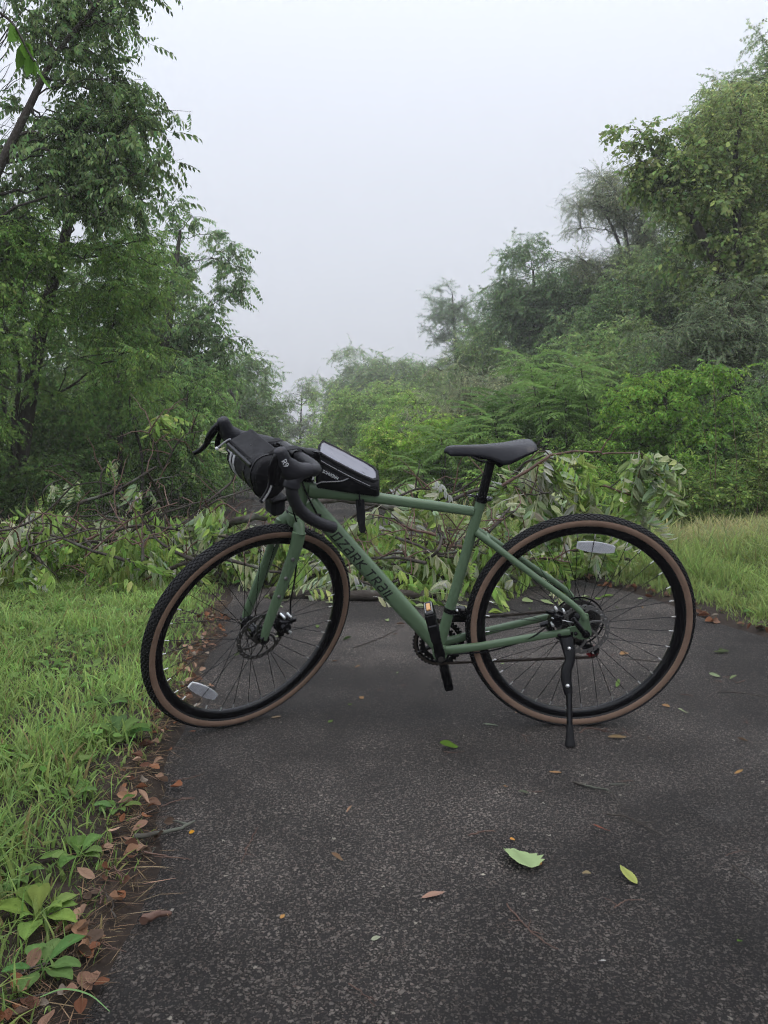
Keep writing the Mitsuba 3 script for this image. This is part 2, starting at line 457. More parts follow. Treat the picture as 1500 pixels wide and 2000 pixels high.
def plant(templates, pos, d, size, col, r, up_noise=.35, jitter=.18, col2=None, mix2=0.0):
    """Copies of the templates at pos along d, merged to one mesh, each leaf of its own shade. Returns (v, f, c)."""
    n = len(pos)
    d = unit(d)
    up = np.array([0, 0, 1.0]) + r.normal(0, up_noise, (n, 3))
    a = unit(np.cross(up, d)); b = np.cross(d, a)
    which = r.integers(0, len(templates), n)
    V, Fc, C, at = [], [], [], 0
    for k, (tv, tf) in enumerate(templates):
        i = np.nonzero(which == k)[0]
        if not len(i):
            continue
        s = size[i][:, None, None]
        v = pos[i][:, None] + s * (tv[None, :, 0:1] * d[i][:, None] + tv[None, :, 1:2] * a[i][:, None] + tv[None, :, 2:3] * b[i][:, None])
        m = len(tv)
        # vertices of one leaf share a shade: the leaf's number from the faces that it holds
        comp = np.zeros(m, int); lab = np.arange(m)
        for _ in range(8):
            for fc in tf:
                lab[fc] = lab[fc].min()
        _, comp = np.unique(lab, return_inverse=True)
        shade = 1 + r.normal(0, jitter, (len(i), comp.max() + 1, 1))
        tint = 1 + r.normal(0, jitter * .35, (len(i), comp.max() + 1, 3))
        base = col[i][:, None, :]
        c = np.clip(base * np.clip(shade, .45, 1.7) * tint, .004, .6)
        if col2 is not None:
            pick = r.random((len(i), comp.max() + 1, 1)) < mix2
            c = np.where(pick, np.asarray(col2) * np.clip(shade, .6, 1.4), c)
        c = c[:, comp]
        V.append(v.reshape(-1, 3)); C.append(c.reshape(-1, 3))
        Fc.append((tf[None] + (np.arange(len(i)) * m)[:, None, None]).reshape(-1, 3) + at)
        at += m * len(i)
    return np.vstack(V), np.vstack(Fc), np.vstack(C)


ASH_HI = [pinnate(4, .34, .15, .35, .75, .5, True, s) for s in range(4)]
ASH = [pinnate(4, .34, .15, .35, .7, .5, False, s) for s in range(4)]
WALNUT = [pinnate(7, .26, .085, .35, .45, .35, False, s) for s in range(4)]
SUMAC = [pinnate(10, .25, .068, .42, .40, .25, False, s, .12) for s in range(4)]
LOCUST = [pinnate(8, .14, .075, .30, .25, .3, False, s) for s in range(3)]
ELM = [sprig(9, .26, .14, .25, .55, False, s) for s in range(4)]
ELM_HI = [sprig(9, .27, .15, .25, .55, True, s) for s in range(4)]
BIG = [sprig(6, .36, .27, .25, .75, True, s) for s in range(4)]
WISP = [sprig(10, .13, .07, .30, .6, False, s) for s in range(4)]
WILT = [pinnate(4 + s % 2, .44, .135, .55, 1.1, .6, True, s, .10) for s in range(6)]
SPECIES = dict(ash_hi=(ASH_HI, .42), ash=(ASH, .42), walnut=(WALNUT, .46), sumac=(SUMAC, .58), locust=(LOCUST, .34), elm=(ELM, .36), elm_hi=(ELM_HI, .36), big=(BIG, .42), wisp=(WISP, .42))


def blob(r, ells, n, shell=.55, gap=.0):
    """n points in the ellipsoids (cx, cy, cz, rx, ry, rz, weight), most near their surface."""
    w = np.array([e[6] if len(e) > 6 else e[3] * e[4] * e[5] for e in ells]); w = w / w.sum()
    k = r.choice(len(ells), n, p=w)
    u = unit(r.normal(size=(n, 3))); rad = (shell ** 3 + (1 - shell ** 3) * r.random(n)) ** (1 / 3)
    e = np.array([x[:6] for x in ells])[k]
    return e[:, :3] + u * rad[:, None] * e[:, 3:6], u


def limb(p0, p1, r0, r1, r, sag=.12, n=5, wob=.05, sides=6):
    t = np.linspace(0, 1, n)[:, None]
    L = np.linalg.norm(p1 - p0)
    p = p0 * (1 - t) + p1 * t + np.array([0, 0, 1]) * (4 * t * (1 - t)) * sag * L
    p[1:-1] += r.normal(0, wob * L, (n - 2, 3)) * .5
    return sweep(p, np.linspace(r0, r1, n), n=sides, caps=False, up=(.3, .5, .8))


LEAF_ALBEDO = np.array([4.55, 3.8, 4.0])   # a leaf's reflectance and transmittance together


def tree(key, label, cat_, trunk, tr, ells, clumps, sprays, species, col, seed, size=1.0, clump_r=.5, droop=.25, group=None, lobes=None, fine=True, dark=.27, spread=1.0, extra_limbs=(), col2=None, mix2=0.0, twig_r=.006, shell=.5, copies=2):
    """A tree or bush: trunk > limbs as one mesh, the crown as many compound leaves or leafy twigs in clumps at the limbs' ends."""
    r = np.random.default_rng(seed)
    temps, unit_len = SPECIES[species]
    trunk = [tuple(p) for p in trunk]
    trunk[0] = (trunk[0][0], trunk[0][1], float(height(trunk[0][0], trunk[0][1])) - .08)
    tp = spline(trunk, 6); rad = np.interp(np.linspace(0, 1, len(tp)), np.linspace(0, 1, len(tr)), tr)
    k = name(key); tag(k, label, cat_, group)
    obj(k + '__trunk', sweep(tp, rad, n=9, up=(.2, 1, .1)), 'm_bark', smooth=50)
    ce, out = blob(r, ells, clumps, shell)
    if lobes is not None:
        ce = np.vstack([ce, lobes]); 
    wood = [sweep(spline(e, 4), np.linspace(a, b, (len(e) - 1) * 4 + 1), n=7, up=(.3, .5, .8)) for e, a, b in extra_limbs]
    # limbs: each clump grows from the nearest point of the trunk or of a clump that already has its limb
    nodes, plen, par, at_ = [p for p in tp], [0.0] * len(tp), {}, {}
    order = np.argsort([np.linalg.norm(tp - c, axis=1).min() for c in ce])
    ce = ce[order]
    for ci, c in enumerate(ce):
        nd_ = np.array(nodes); dist = np.linalg.norm(nd_ - c, axis=1)
        rise = np.clip(nd_[:, 2] - c[2] + .25 * dist, 0, None)
        i = int(np.argmin(dist + .45 * np.array(plen) + 1.2 * rise))
        par[ci] = i; at_[ci] = len(nodes); nodes.append(c); plen.append(plen[i] + dist[i])
    load = {ci: 1 for ci in par}
    for ci in reversed(range(len(ce))):
        if par[ci] >= len(tp):
            load[par[ci] - len(tp)] += load[ci]
    wood_r = lambda ci: twig_r * (.55 + .55 * math.sqrt(load[ci]))
    for ci, c in enumerate(ce):
        i = par[ci]; p0 = nodes[i]; tpi = tp[int(np.argmin(np.linalg.norm(tp - c, axis=1)))]
        if fine:
            r0 = min(rad[i] * .6, wood_r(ci) * 1.25) if i < len(tp) else min(wood_r(ci) * 1.15, wood_r(i - len(tp)))
            wood.append(limb(p0, c, r0, wood_r(ci) * .8, r, .08, 6, .07, 6))
    if wood:
        obj(k + '__branches', cat(wood), 'm_bark', smooth=60)
    clusters(k + '__crown', ce, r, temps, unit_len * size * .70, np.asarray(col) * LEAF_ALBEDO, max(2, int(round(sprays * .20))), clump_r, droop, dark, None if col2 is None else col2, max(mix2, .08), copies)
    return k


def clusters(key, centres, r, temps, leaf, col, twigs, radius, droop, dark=.27, col2=None, mix2=.08, copies=1, variants=4, tones=None):
    """Foliage as copies of a few leaf clusters: twigs about a centre, each with five leafy shoots. Every copy is turned and sized differently."""
    gk = []
    for j in range(variants):
        P, D, S, C, tw = [], [], [], [], []
        for _ in range(twigs):
            td = unit(r.normal(0, 1, 3) * [1, 1, .40] + [0, 0, .08]); tl = radius * r.uniform(.55, 1.3)
            t = (np.arange(5) + r.random(5)) / 5
            P.append(td * tl * t[:, None]); dd = unit(td * .55 + r.normal(0, .55, (5, 3))); dd[:, 2] = dd[:, 2] * .6 - droop
            D.append(dd); S.append(leaf * r.uniform(.7, 1.2, 5)); C.append(np.tile(np.asarray(col) * np.clip(1 + r.normal(0, dark * .7), .55, 1.5), (5, 1)))
            tw.append(sweep(np.array([[0, 0, 0], td * tl * .5 + [0, 0, .03], td * tl]), [.004, .003, .0015], n=3, caps=False, up=(.2, .9, .3)))
        base = np.vstack(C) * (1 if tones is None else np.asarray(tones[j]))
        v, f, c = plant(temps, np.vstack(P), np.vstack(D), np.concatenate(S), base, r, jitter=.26, col2=np.asarray(col) * [1.9, 1.7, 1.6] if col2 is None else col2, mix2=mix2)
        tv, tf = cat(tw)
        g = f'leaf_cluster_{len([1 for q in scene if q.startswith("leaf_cluster")]):03d}'
        scene[g] = {'type': 'shapegroup', 'leaves': mikit.ply((np.vstack([v, tv]), np.vstack([f, tf + len(v)])), 'm_leaf', color=np.vstack([c, np.tile([.045, .036, .028], (len(tv), 1))]))}
        gk.append(g)
    i = 0
    for c in centres:
        for m in range(copies):
            i += 1
            p = np.asarray(c) + (r.normal(0, radius * .55, 3) if copies > 1 else 0)
            a, b_, e = r.uniform(0, 360), r.normal(0, 12), r.normal(0, 12)
            sc_ = r.uniform(.82, 1.22)
            scene[f'{key}__{i:03d}'] = {'type': 'instance', 'group': {'type': 'ref', 'id': gk[r.integers(0, variants)]}, 'to_world': T().translate(p.tolist()).rotate([0, 0, 1], a).rotate([1, 0, 0], b_).rotate([0, 1, 0], e).scale(sc_)}


G_DARK, G_MID, G_YEL, G_GREY, G_FRESH = (.040, .078, .027), (.052, .098, .028), (.080, .135, .028), (.062, .088, .050), (.075, .150, .030)
# ================================================================ trees and bushes, left of the path
tree('ash_tree', 'tall near tree at the left edge, its bare trunk leaning, its leaves drooping', 'tree',
     [(-6.3, 9.4, -.1), (-5.6, 9.2, 2.2), (-4.6, 9, 3.95), (-4.08, 9, 4.95), (-3.72, 9, 5.6), (-3.2, 9, 6.2), (-2.8, 9.1, 6.9)], [.085, .072, .056, .042, .030, .020, .010],
     [(-3.75, 9.6, 5.3, .85, .6, 1.5, 1.3), (-4.0, 9.7, 7.0, 1.3, .6, 1.0, .7), (-5.0, 9.8, 4.2, 1.0, .5, .9, .6), (-3.5, 9.4, 4.3, .7, .6, .6, .6)], 100, 30, 'ash_hi', (.040, .070, .029), 11, copies=1, clump_r=.48, size=.82, droop=.42,
     lobes=[(-3.1, 9, 6.35), (-3.0, 9, 5.85), (-3.2, 9, 5.3), (-2.85, 9, 4.85), (-3.05, 9, 4.6), (-2.72, 9, 4.25), (-2.85, 9, 3.95), (-3.1, 9, 6.8), (-3.2, 9, 4.1), (-3.3, 9, 3.7), (-3.2, 9, 7.2)], twig_r=.007, shell=.35)
tree('ash_tree', 'broad green tree with a dark upright trunk behind the leaning one on the left', 'tree',
     [(-5.4, 11, -.1), (-5.1, 11, 1.6), (-4.85, 11, 2.9), (-4.5, 11, 4.1), (-4.35, 11, 4.9), (-4.2, 11, 5.8)], [.13, .11, .09, .07, .05, .02],
     [(-4.3, 11.0, 3.9, 1.1, 1.1, 1.0, 1.3), (-4.0, 10.8, 2.6, 1.0, 1.0, .9, 1.2), (-5.6, 11.4, 3.2, .8, 1.2, 1.4, .9), (-3.6, 10.9, 3.4, .6, .9, 1.1, .8)], 84, 24, 'walnut', (.048, .090, .027), 12, copies=1, clump_r=.42, droop=.38, size=.85, col2=(.33, .46, .10), mix2=.12, shell=.35,
     lobes=[(-3.3, 10.8, 2.6), (-3.5, 10.8, 2.2), (-3.25, 10.8, 3.1), (-3.3, 10.8, 1.8)])
tree('walnut_tree', 'round-topped tree behind the near left trees whose end bough juts furthest into the sky', 'tree',
     [(-5.0, 16, -.1), (-4.7, 16, 2.5), (-4.4, 16, 4.2), (-4.2, 16.1, 5.8)], [.16, .13, .09, .03],
     [(-4.5, 16.3, 4.6, 1.1, 1.2, 1.5, 1.4), (-3.9, 16.2, 3.2, .8, 1.1, .9, 1), (-5.6, 16.6, 3.8, 1.0, 1.3, 1.8, 1)], 100, 28, 'ash', (.046, .082, .034), 13, copies=1, clump_r=.44, size=1.0, droop=.30, shell=.35,
     lobes=[(-3.15, 16, 5.45), (-3.05, 16, 5.05), (-3.0, 16, 4.75), (-3.3, 16, 5.1), (-3.35, 16, 4.6), (-3.55, 16, 5.7), (-3.9, 16, 6.05), (-3.15, 16, 4.45), (-3.4, 16, 3.5), (-3.3, 16, 3.2), (-3.6, 16, 4.1), (-4.4, 16, 6.2)])
tree('elm_tree', 'hazy bushy tree low on the left edge of the path opening, beyond the jutting bough', 'tree',
     [(-5.3, 24, -.1), (-5.0, 24, 2), (-4.8, 24, 4)], [.14, .1, .03],
     [(-4.7, 24.2, 3.1, 1.2, 1.4, 1.2, 1.2), (-4.2, 24, 1.9, 1.0, 1.3, 1.0, 1), (-6, 24.5, 2.8, 1.0, 1.4, 1.8, 1)], 64, 30, 'elm', (.050, .088, .034), 14, clump_r=.5, size=1.35, lobes=[(-3.6, 24, 3.3), (-3.4, 24, 2.7), (-3.5, 24, 1.6)], copies=3, fine=False, shell=.4)
tree('elm_tree', 'paler misty tree at the far left end of the path opening', 'tree',
     [(-8.2, 36, -.1), (-7.9, 36, 3), (-7.6, 36, 5.4)], [.16, .11, .03],
     [(-7.5, 36.2, 4.0, 1.9, 1.6, 1.8, 1.2), (-6.4, 36, 2.6, 1.3, 1.5, 1.6, 1), (-9, 36, 3, 1.6, 1.5, 2.4, 1)], 70, 34, 'elm', (.052, .088, .038), 15, clump_r=.8, size=2.0, copies=3, fine=False)
tree('birch_tree', 'slender light-leaved tree standing alone in the mist at the end of the path', 'tree',
     [(-3.75, 34, -.1), (-3.7, 34, 2.2), (-3.6, 34, 4.6)], [.07, .055, .015],
     [(-3.6, 34, 3.5, .85, .6, 1.2, 1.2), (-3.8, 34, 2.2, .9, .6, .8, .8), (-2.9, 34, 1.9, .6, .6, .8, .4)], 60, 26, 'elm', (.056, .086, .040), 16, copies=1, clump_r=.36, size=1.0, droop=0., spread=1.2, twig_r=.009, lobes=[(-3.6, 34, 4.75), (-4.1, 34, 4.3), (-3.1, 34, 4.35), (-2.75, 34, 3.6), (-4.45, 34, 3.4)])
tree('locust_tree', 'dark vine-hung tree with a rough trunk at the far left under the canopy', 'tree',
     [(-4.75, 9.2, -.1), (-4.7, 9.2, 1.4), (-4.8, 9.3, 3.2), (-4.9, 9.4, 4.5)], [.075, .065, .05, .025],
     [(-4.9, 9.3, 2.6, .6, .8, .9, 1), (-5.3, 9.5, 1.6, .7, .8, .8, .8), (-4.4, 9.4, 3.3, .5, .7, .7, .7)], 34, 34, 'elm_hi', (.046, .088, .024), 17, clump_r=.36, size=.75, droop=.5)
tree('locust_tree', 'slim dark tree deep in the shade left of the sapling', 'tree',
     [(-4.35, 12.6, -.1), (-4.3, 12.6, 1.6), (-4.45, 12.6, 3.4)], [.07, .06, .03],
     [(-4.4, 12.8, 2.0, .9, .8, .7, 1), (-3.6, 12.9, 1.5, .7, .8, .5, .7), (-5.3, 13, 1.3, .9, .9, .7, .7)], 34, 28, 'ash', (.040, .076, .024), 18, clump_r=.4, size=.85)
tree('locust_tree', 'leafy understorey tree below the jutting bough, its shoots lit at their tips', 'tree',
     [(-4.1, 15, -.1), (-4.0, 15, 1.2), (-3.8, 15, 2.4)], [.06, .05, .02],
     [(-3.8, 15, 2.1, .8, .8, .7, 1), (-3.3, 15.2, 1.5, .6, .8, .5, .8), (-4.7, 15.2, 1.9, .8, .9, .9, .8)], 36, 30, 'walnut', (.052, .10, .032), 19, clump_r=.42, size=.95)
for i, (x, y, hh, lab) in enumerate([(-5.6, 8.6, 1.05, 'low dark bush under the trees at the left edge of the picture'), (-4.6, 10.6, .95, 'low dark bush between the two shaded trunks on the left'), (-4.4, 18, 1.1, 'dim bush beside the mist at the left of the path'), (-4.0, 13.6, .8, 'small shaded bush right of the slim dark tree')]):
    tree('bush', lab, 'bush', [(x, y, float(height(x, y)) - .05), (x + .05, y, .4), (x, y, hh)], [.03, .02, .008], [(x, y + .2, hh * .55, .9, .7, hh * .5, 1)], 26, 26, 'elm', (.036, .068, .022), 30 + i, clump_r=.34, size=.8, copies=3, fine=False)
# the wood behind them, which reads as one dark mass
r_ = np.random.default_rng(40)
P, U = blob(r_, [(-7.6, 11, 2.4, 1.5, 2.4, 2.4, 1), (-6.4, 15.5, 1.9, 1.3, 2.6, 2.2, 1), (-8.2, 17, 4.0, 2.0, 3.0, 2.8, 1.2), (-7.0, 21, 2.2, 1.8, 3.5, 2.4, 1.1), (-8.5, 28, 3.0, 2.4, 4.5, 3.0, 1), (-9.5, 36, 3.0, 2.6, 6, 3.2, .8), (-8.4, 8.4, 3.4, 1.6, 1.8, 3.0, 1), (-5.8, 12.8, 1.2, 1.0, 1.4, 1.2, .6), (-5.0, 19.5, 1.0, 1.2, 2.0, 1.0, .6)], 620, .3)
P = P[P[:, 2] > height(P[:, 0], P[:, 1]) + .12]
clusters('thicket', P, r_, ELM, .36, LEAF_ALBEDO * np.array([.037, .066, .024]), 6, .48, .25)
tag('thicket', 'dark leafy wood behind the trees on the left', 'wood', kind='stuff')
TW = [((-5.2, 10.8), .045, 3.2), ((-3.9, 12.2), .03, 2.6), ((-4.9, 14.2), .06, 3.4), ((-3.55, 14.6), .035, 2.4), ((-4.5, 17.2), .06, 3.2), ((-5.9, 12.0), .05, 3.0), ((-3.9, 20), .05, 3.0), ((-4.6, 22), .06, 3.2)]
ORD = 'first second third fourth fifth sixth seventh eighth ninth tenth eleventh twelfth thirteenth fourteenth fifteenth sixteenth seventeenth eighteenth nineteenth twentieth'.split()
TW = sorted(TW, key=lambda t: t[0][0] / t[0][1])
for i, ((x, y), rr, hh) in enumerate(TW):
    r2 = np.random.default_rng(90 + i)
    k = name('dead_sapling')
    tag(k, f'thin bare sapling trunk in the dark under the left trees, {ORD[i]} from the left', 'tree', 'bare sapling trunks in the shade of the left wood')
    tr_ = np.array([(x, y, -.1), (x + r2.normal(0, .06), y, hh * .4), (x + r2.normal(0, .15), y, hh * .75), (x + r2.normal(0, .2), y, hh)])
    obj(k + '__trunk', cat([sweep(spline(tr_, 5), np.linspace(rr, rr * .4, 16), n=7)]), 'm_bark', smooth=50)
    obj(k + '__branches', cat([limb(tr_[1 + j % 2] + [0, 0, .2 * j], tr_[1 + j % 2] + [r2.normal(0, .5), r2.normal(0, .3), .3 + .2 * j], .012, .004, r2) for j in range(5)]), 'm_bark', smooth=50)

# ================================================================ right of the path
tree('vine_mound', 'rounded mound of dark green vines right of the sumac trees', 'bush',
     [(4.3, 11.2, -.05), (4.2, 11.2, 1.2), (4.0, 11.2, 2.2)], [.05, .04, .02],
     [(3.75, 11.2, 1.75, .62, .6, .65, 1.2), (4.35, 11.2, 1.6, .7, .6, .75, 1.2), (3.95, 11.0, .95, .8, .6, .6, 1), (4.7, 11.3, .9, .5, .6, .7, .8)], 74, 34, 'elm_hi', (.050, .105, .022), 50, clump_r=.27, size=.62, droop=.45, shell=.7, dark=.22, col2=(.34, .47, .09), mix2=.16)
for i, (x, y, hh, lab) in enumerate([(2.45, 13.2, 2.75, 'flat-topped sumac tree with light fronds left of its twin'), (3.15, 12.8, 2.6, 'flat-topped sumac tree with yellowish fronds beside the vine mound'), (1.95, 14.4, 2.2, 'smaller sumac behind the bike saddle'), (2.9, 13.9, 2.3, 'low sumac filling the gap between its taller neighbours'), (3.5, 13.6, 2.3, 'sumac with spreading fronds half behind the vine mound'), (1.15, 13.4, 1.55, 'bright young sumac above the bike saddle')]):
    r2 = np.random.default_rng(60 + i)
    k = name('sumac_tree'); tag(k, lab, 'tree')
    b0 = np.array([x + r2.normal(0, .1), y, float(height(x, y)) - .05])
    tops = [np.array([x + .62 * math.cos(a) * (1 if j else .1), y + .5 * math.sin(a), hh * (1.0 if j == 0 else r2.uniform(.62, .95))]) for j, a in enumerate(r2.uniform(0, 6.28, 7))]
    obj(k + '__trunk', sweep(spline([b0, b0 * .55 + tops[0] * .45 + [r2.normal(0, .16), 0, 0], tops[0] + [0, 0, -.12]], 6), np.linspace(.022, .008, 13), n=7, up=(0, 1, .1)), 'm_bark', smooth=50)
    obj(k + '__branches', cat([sweep(spline([b0 * .6 + tops[0] * .4, b0 * .3 + t_ * .7 + [0, 0, -.15], t_], 5), np.linspace(.018, .008, 11), n=6, up=(0, 1, .1)) for t_ in tops[1:]]), 'm_bark', smooth=50)
    P, D, S = [], [], []
    for t_ in tops:
        nf = 16
        ph = np.arange(nf) * 2.4 + r2.random()
        el = np.linspace(.75, -.25, nf) + r2.normal(0, .1, nf)
        P.append(t_ - np.outer(np.linspace(0, .35, nf), [0, 0, 1])); D.append(np.stack([np.cos(ph) * np.cos(el), np.sin(ph) * np.cos(el), np.sin(el)], 1)); S.append(r2.uniform(.45, .72, nf))
    P, D, S = np.vstack(P), np.vstack(D), np.concatenate(S)
    base = np.array([.23, .36, .115]) if i in (0, 1, 5) else np.array([.185, .30, .10])
    v, f, c = plant(SUMAC, P, D, S, np.tile(base, (len(P), 1)) * r2.uniform(.8, 1.2, (len(P), 1)), r2, up_noise=.12, jitter=.10)
    obj(k + '__crown', (v, f), 'm_leaf', color=c)
tree('shrub', 'fine-leaved grey green shrub behind the bike saddle, left of the sumacs', 'bush',
     [(1.9, 17, .2), (1.9, 17, 1.5), (1.9, 17, 2.6)], [.06, .04, .02], [(1.5, 17, 2.0, .8, .8, .9, 1), (2.3, 17.2, 2.3, .7, .8, .9, 1), (1.1, 17, 1.4, .5, .8, .8, .7)], 56, 34, 'wisp', (.078, .105, .062), 70, clump_r=.4, size=.95, shell=.6, copies=3, fine=False)
tree('shrub', 'bright yellow green shrub below the grey one, above the top tube', 'bush',
     [(1.0, 14.6, .1), (1.0, 14.6, .9), (1.1, 14.6, 1.5)], [.04, .03, .01], [(.75, 14.6, 1.25, .7, .6, .6, 1), (1.6, 14.5, 1.1, .6, .6, .55, 1), (.1, 14.8, 1.0, .6, .6, .7, .8)], 50, 32, 'elm', (.078, .150, .030), 71, clump_r=.32, size=.8, copies=3, fine=False)
tree('shrub', 'leafy bank bush right of the saddle, under the sumacs', 'bush',
     [(2.6, 12.6, .1), (2.6, 12.6, .7), (2.7, 12.6, 1.2)], [.04, .03, .01], [(2.2, 12.6, .75, .8, .6, .6, 1), (3.2, 12.4, .8, .7, .6, .6, 1)], 46, 30, 'elm', (.052, .10, .026), 72, clump_r=.3, size=.75, copies=3, fine=False)
tree('shrub', 'mid green bush above the phone bag, nearest the path in the mist', 'bush',
     [(-.6, 27, .1), (-.6, 27, 1.6), (-.5, 27, 3)], [.08, .05, .02], [(-1.2, 27, 2.2, 1.1, 1.2, 1.4, 1), (.2, 27.3, 2.6, 1.0, 1.2, 1.3, 1), (-1.9, 27, 1.1, .8, 1.2, 1.0, .7)], 60, 28, 'elm', (.070, .125, .038), 73, clump_r=.55, size=1.4, copies=3, fine=False)
tree('shrub', 'spreading light green bush between the phone bag and the saddle', 'bush',
     [(.9, 22, .1), (.9, 22, 1.5), (1, 22, 2.6)], [.07, .05, .02], [(.3, 22, 1.9, .9, 1.0, 1.1, 1), (1.5, 22.3, 2.1, .9, 1.0, 1.1, 1), (.9, 21.6, 1.0, 1.2, 1.0, .8, 1)], 60, 28, 'elm', (.066, .125, .034), 74, clump_r=.45, size=1.15, copies=3, fine=False)
tree('maple_tree', 'hazy rounded tree low in the distance right of the path opening', 'tree',
     [(-1.1, 38, 0), (-1.1, 38, 3), (-1, 38, 5.6)], [.14, .1, .03], [(-1.3, 38, 4.2, 1.5, 1.5, 1.8, 1), (.5, 38.5, 4.7, 1.6, 1.5, 1.5, 1)], 70, 34, 'elm', (.060, .095, .045), 75, clump_r=.8, size=2.0, copies=3, fine=False)
tree('maple_tree', 'thin upright tree with sparse branches in the middle distance above the saddle', 'tree',
     [(3.3, 33, .8), (3.15, 33, 4), (3.0, 33, 6.8), (2.9, 33, 8.4)], [.15, .11, .07, .02],
     [(2.4, 33, 7.2, .5, .6, 1.4, 1), (3.2, 33, 6.9, .55, .6, 1.3, 1), (3.6, 33, 5.4, .8, .7, .8, .8), (2.6, 33, 5.0, .6, .7, .7, .6)], 56, 40, 'elm', (.046, .075, .040), 76, copies=1, clump_r=.42, size=1.2, droop=-.3, twig_r=.012, spread=1.3, lobes=[(1.95, 33, 8.2), (2.2, 33, 8.6), (2.75, 33, 8.7), (3.3, 33, 7.9), (4.0, 33, 7.3), (4.05, 33, 6.5), (1.95, 33, 6.9)])
tree('maple_tree', 'ragged tree in the middle of the right tree line with boughs reaching left', 'tree',
     [(5.0, 23, 1.0), (4.8, 23, 3.5), (4.5, 23, 5.4), (4.4, 23, 6.8)], [.17, .13, .08, .03],
     [(4.3, 23, 5.6, 1.1, 1.1, 1.1, 1.2), (5.4, 23.2, 5.9, .8, 1.1, 1.2, 1), (5.2, 23, 4.4, 1.2, 1.1, .9, 1)], 72, 44, 'elm', (.044, .076, .036), 77, clump_r=.5, size=1.25, droop=.05, twig_r=.010,
     lobes=[(3.5, 23, 6.6), (3.7, 23, 7.05), (4.3, 23, 7.2), (4.9, 23, 7.3), (5.4, 23, 7.1), (3.45, 23, 5.2), (3.2, 23, 4.9), (3.9, 23, 6.1), (5.9, 23, 7.0)])
tree('willow_tree', 'wispy thin-leaved tree with visible forked limbs on the right skyline', 'tree',
     [(6.9, 22, 1.2), (6.9, 22, 4.0), (6.95, 22, 6.2), (6.8, 22, 7.6)], [.16, .13, .09, .05],
     [(6.3, 22, 8.3, .95, .8, .8, 1), (7.2, 22, 8.2, .6, .8, .9, .8), (5.9, 22, 6.6, .7, .8, .5, .6), (7.4, 22, 6.6, .7, .8, .8, .6)], 60, 90, 'wisp', (.060, .082, .048), 78, copies=1, clump_r=.5, size=1.25, droop=-.05, twig_r=.010,
     extra_limbs=[(((6.95, 22, 6.2), (6.5, 22, 7.6), (5.9, 22, 8.6)), .06, .02), (((6.95, 22, 6.4), (7.2, 22, 7.6), (7.3, 22, 8.7)), .05, .02), (((6.9, 22, 5.6), (6.2, 22, 6.4), (5.5, 22, 6.9)), .05, .015)], lobes=[(5.55, 22, 7.7), (5.5, 22, 8.3), (6.1, 22, 9.1), (6.6, 22, 9.2)])
tree('basswood_tree', 'large-leaved tree on the right whose leaning bough sticks out against the sky', 'tree',
     [(6.6, 14, .9), (6.4, 14, 2.9), (6.15, 14, 4.2), (5.75, 14, 5.0), (5.3, 14, 5.7), (4.95, 14, 6.3), (4.55, 14, 6.9)], [.14, .12, .10, .08, .06, .04, .015],
     [(5.0, 14, 6.3, .55, .6, .6, .8), (5.7, 14.2, 5.6, .8, .8, .8, 1), (6.5, 14.3, 5.9, .9, .9, .9, 1), (6.2, 14, 4.5, 1.0, .8, .6, .9)], 96, 22, 'big', (.058, .092, .032), 79, copies=1, clump_r=.36, size=.88, droop=.3, twig_r=.007, shell=.35,
     lobes=[(4.2, 14, 6.95), (4.35, 14, 6.7), (4.4, 14, 6.3), (4.65, 14, 6.9), (4.6, 14, 6.1), (4.85, 14, 5.9), (5.2, 14, 5.6), (5.5, 14, 6.8)])
tree('basswood_tree', 'tall tree at the right edge with two thin upright trunks', 'tree',
     [(6.75, 14.3, .9), (6.6, 14.3, 3.4), (6.5, 14.3, 4.9), (6.4, 14.3, 6.4), (6.5, 14.3, 7.6)], [.12, .10, .08, .05, .02],
     [(6.3, 14.4, 6.9, .75, .8, .8, 1), (7.1, 14.5, 7.0, .7, .8, .9, 1), (7.2, 14.5, 5.6, .8, .8, 1.2, 1), (6.2, 14.6, 5.5, .7, .7, .8, .8)], 110, 28, 'elm', (.070, .105, .040), 80, copies=1, clump_r=.42, size=.95, droop=.3, shell=.35, lobes=[(5.75, 14.3, 7.3), (6.0, 14.3, 7.6), (6.3, 14.3, 7.9), (6.7, 14.3, 7.75), (5.5, 14.3, 7.05), (7.3, 14.4, 8.0)])
tree('basswood_tree', 'tree at the upper right corner behind the tall two-trunked one', 'tree',
     [(9.2, 18, 1.4), (9.1, 18, 5), (8.9, 18, 8.5)], [.16, .12, .04],
     [(8.6, 18, 8.6, 1.2, 1.2, 1.3, 1.2), (9.0, 18.3, 6.6, 1.4, 1.2, 1.5, 1.2), (7.6, 18.2, 6.6, 1.0, 1.0, 1.1, 1), (9.6, 18, 10, .8, .8, .8, .4)], 90, 40, 'elm', (.060, .095, .044), 81, clump_r=.5, size=1.2, copies=3, fine=False)
tree('hemlock_tree', 'dense dusky drooping tree at the right edge below the tall trees', 'tree',
     [(5.9, 13.2, .7), (5.9, 13.2, 2.2), (5.9, 13.2, 3.6)], [.10, .08, .03],
     [(5.6, 13.2, 3.2, .8, .8, .65, 1), (6.4, 13.3, 3.4, .7, .8, .8, 1), (5.1, 13.3, 2.9, .5, .7, .5, .8), (6.2, 13.2, 2.3, .9, .8, .7, 1), (5.6, 13.4, 1.6, .8, .7, .8, 1)], 96, 36, 'locust', (.052, .078, .044), 82, clump_r=.36, size=1.0, droop=.35, shell=.6, dark=.12)
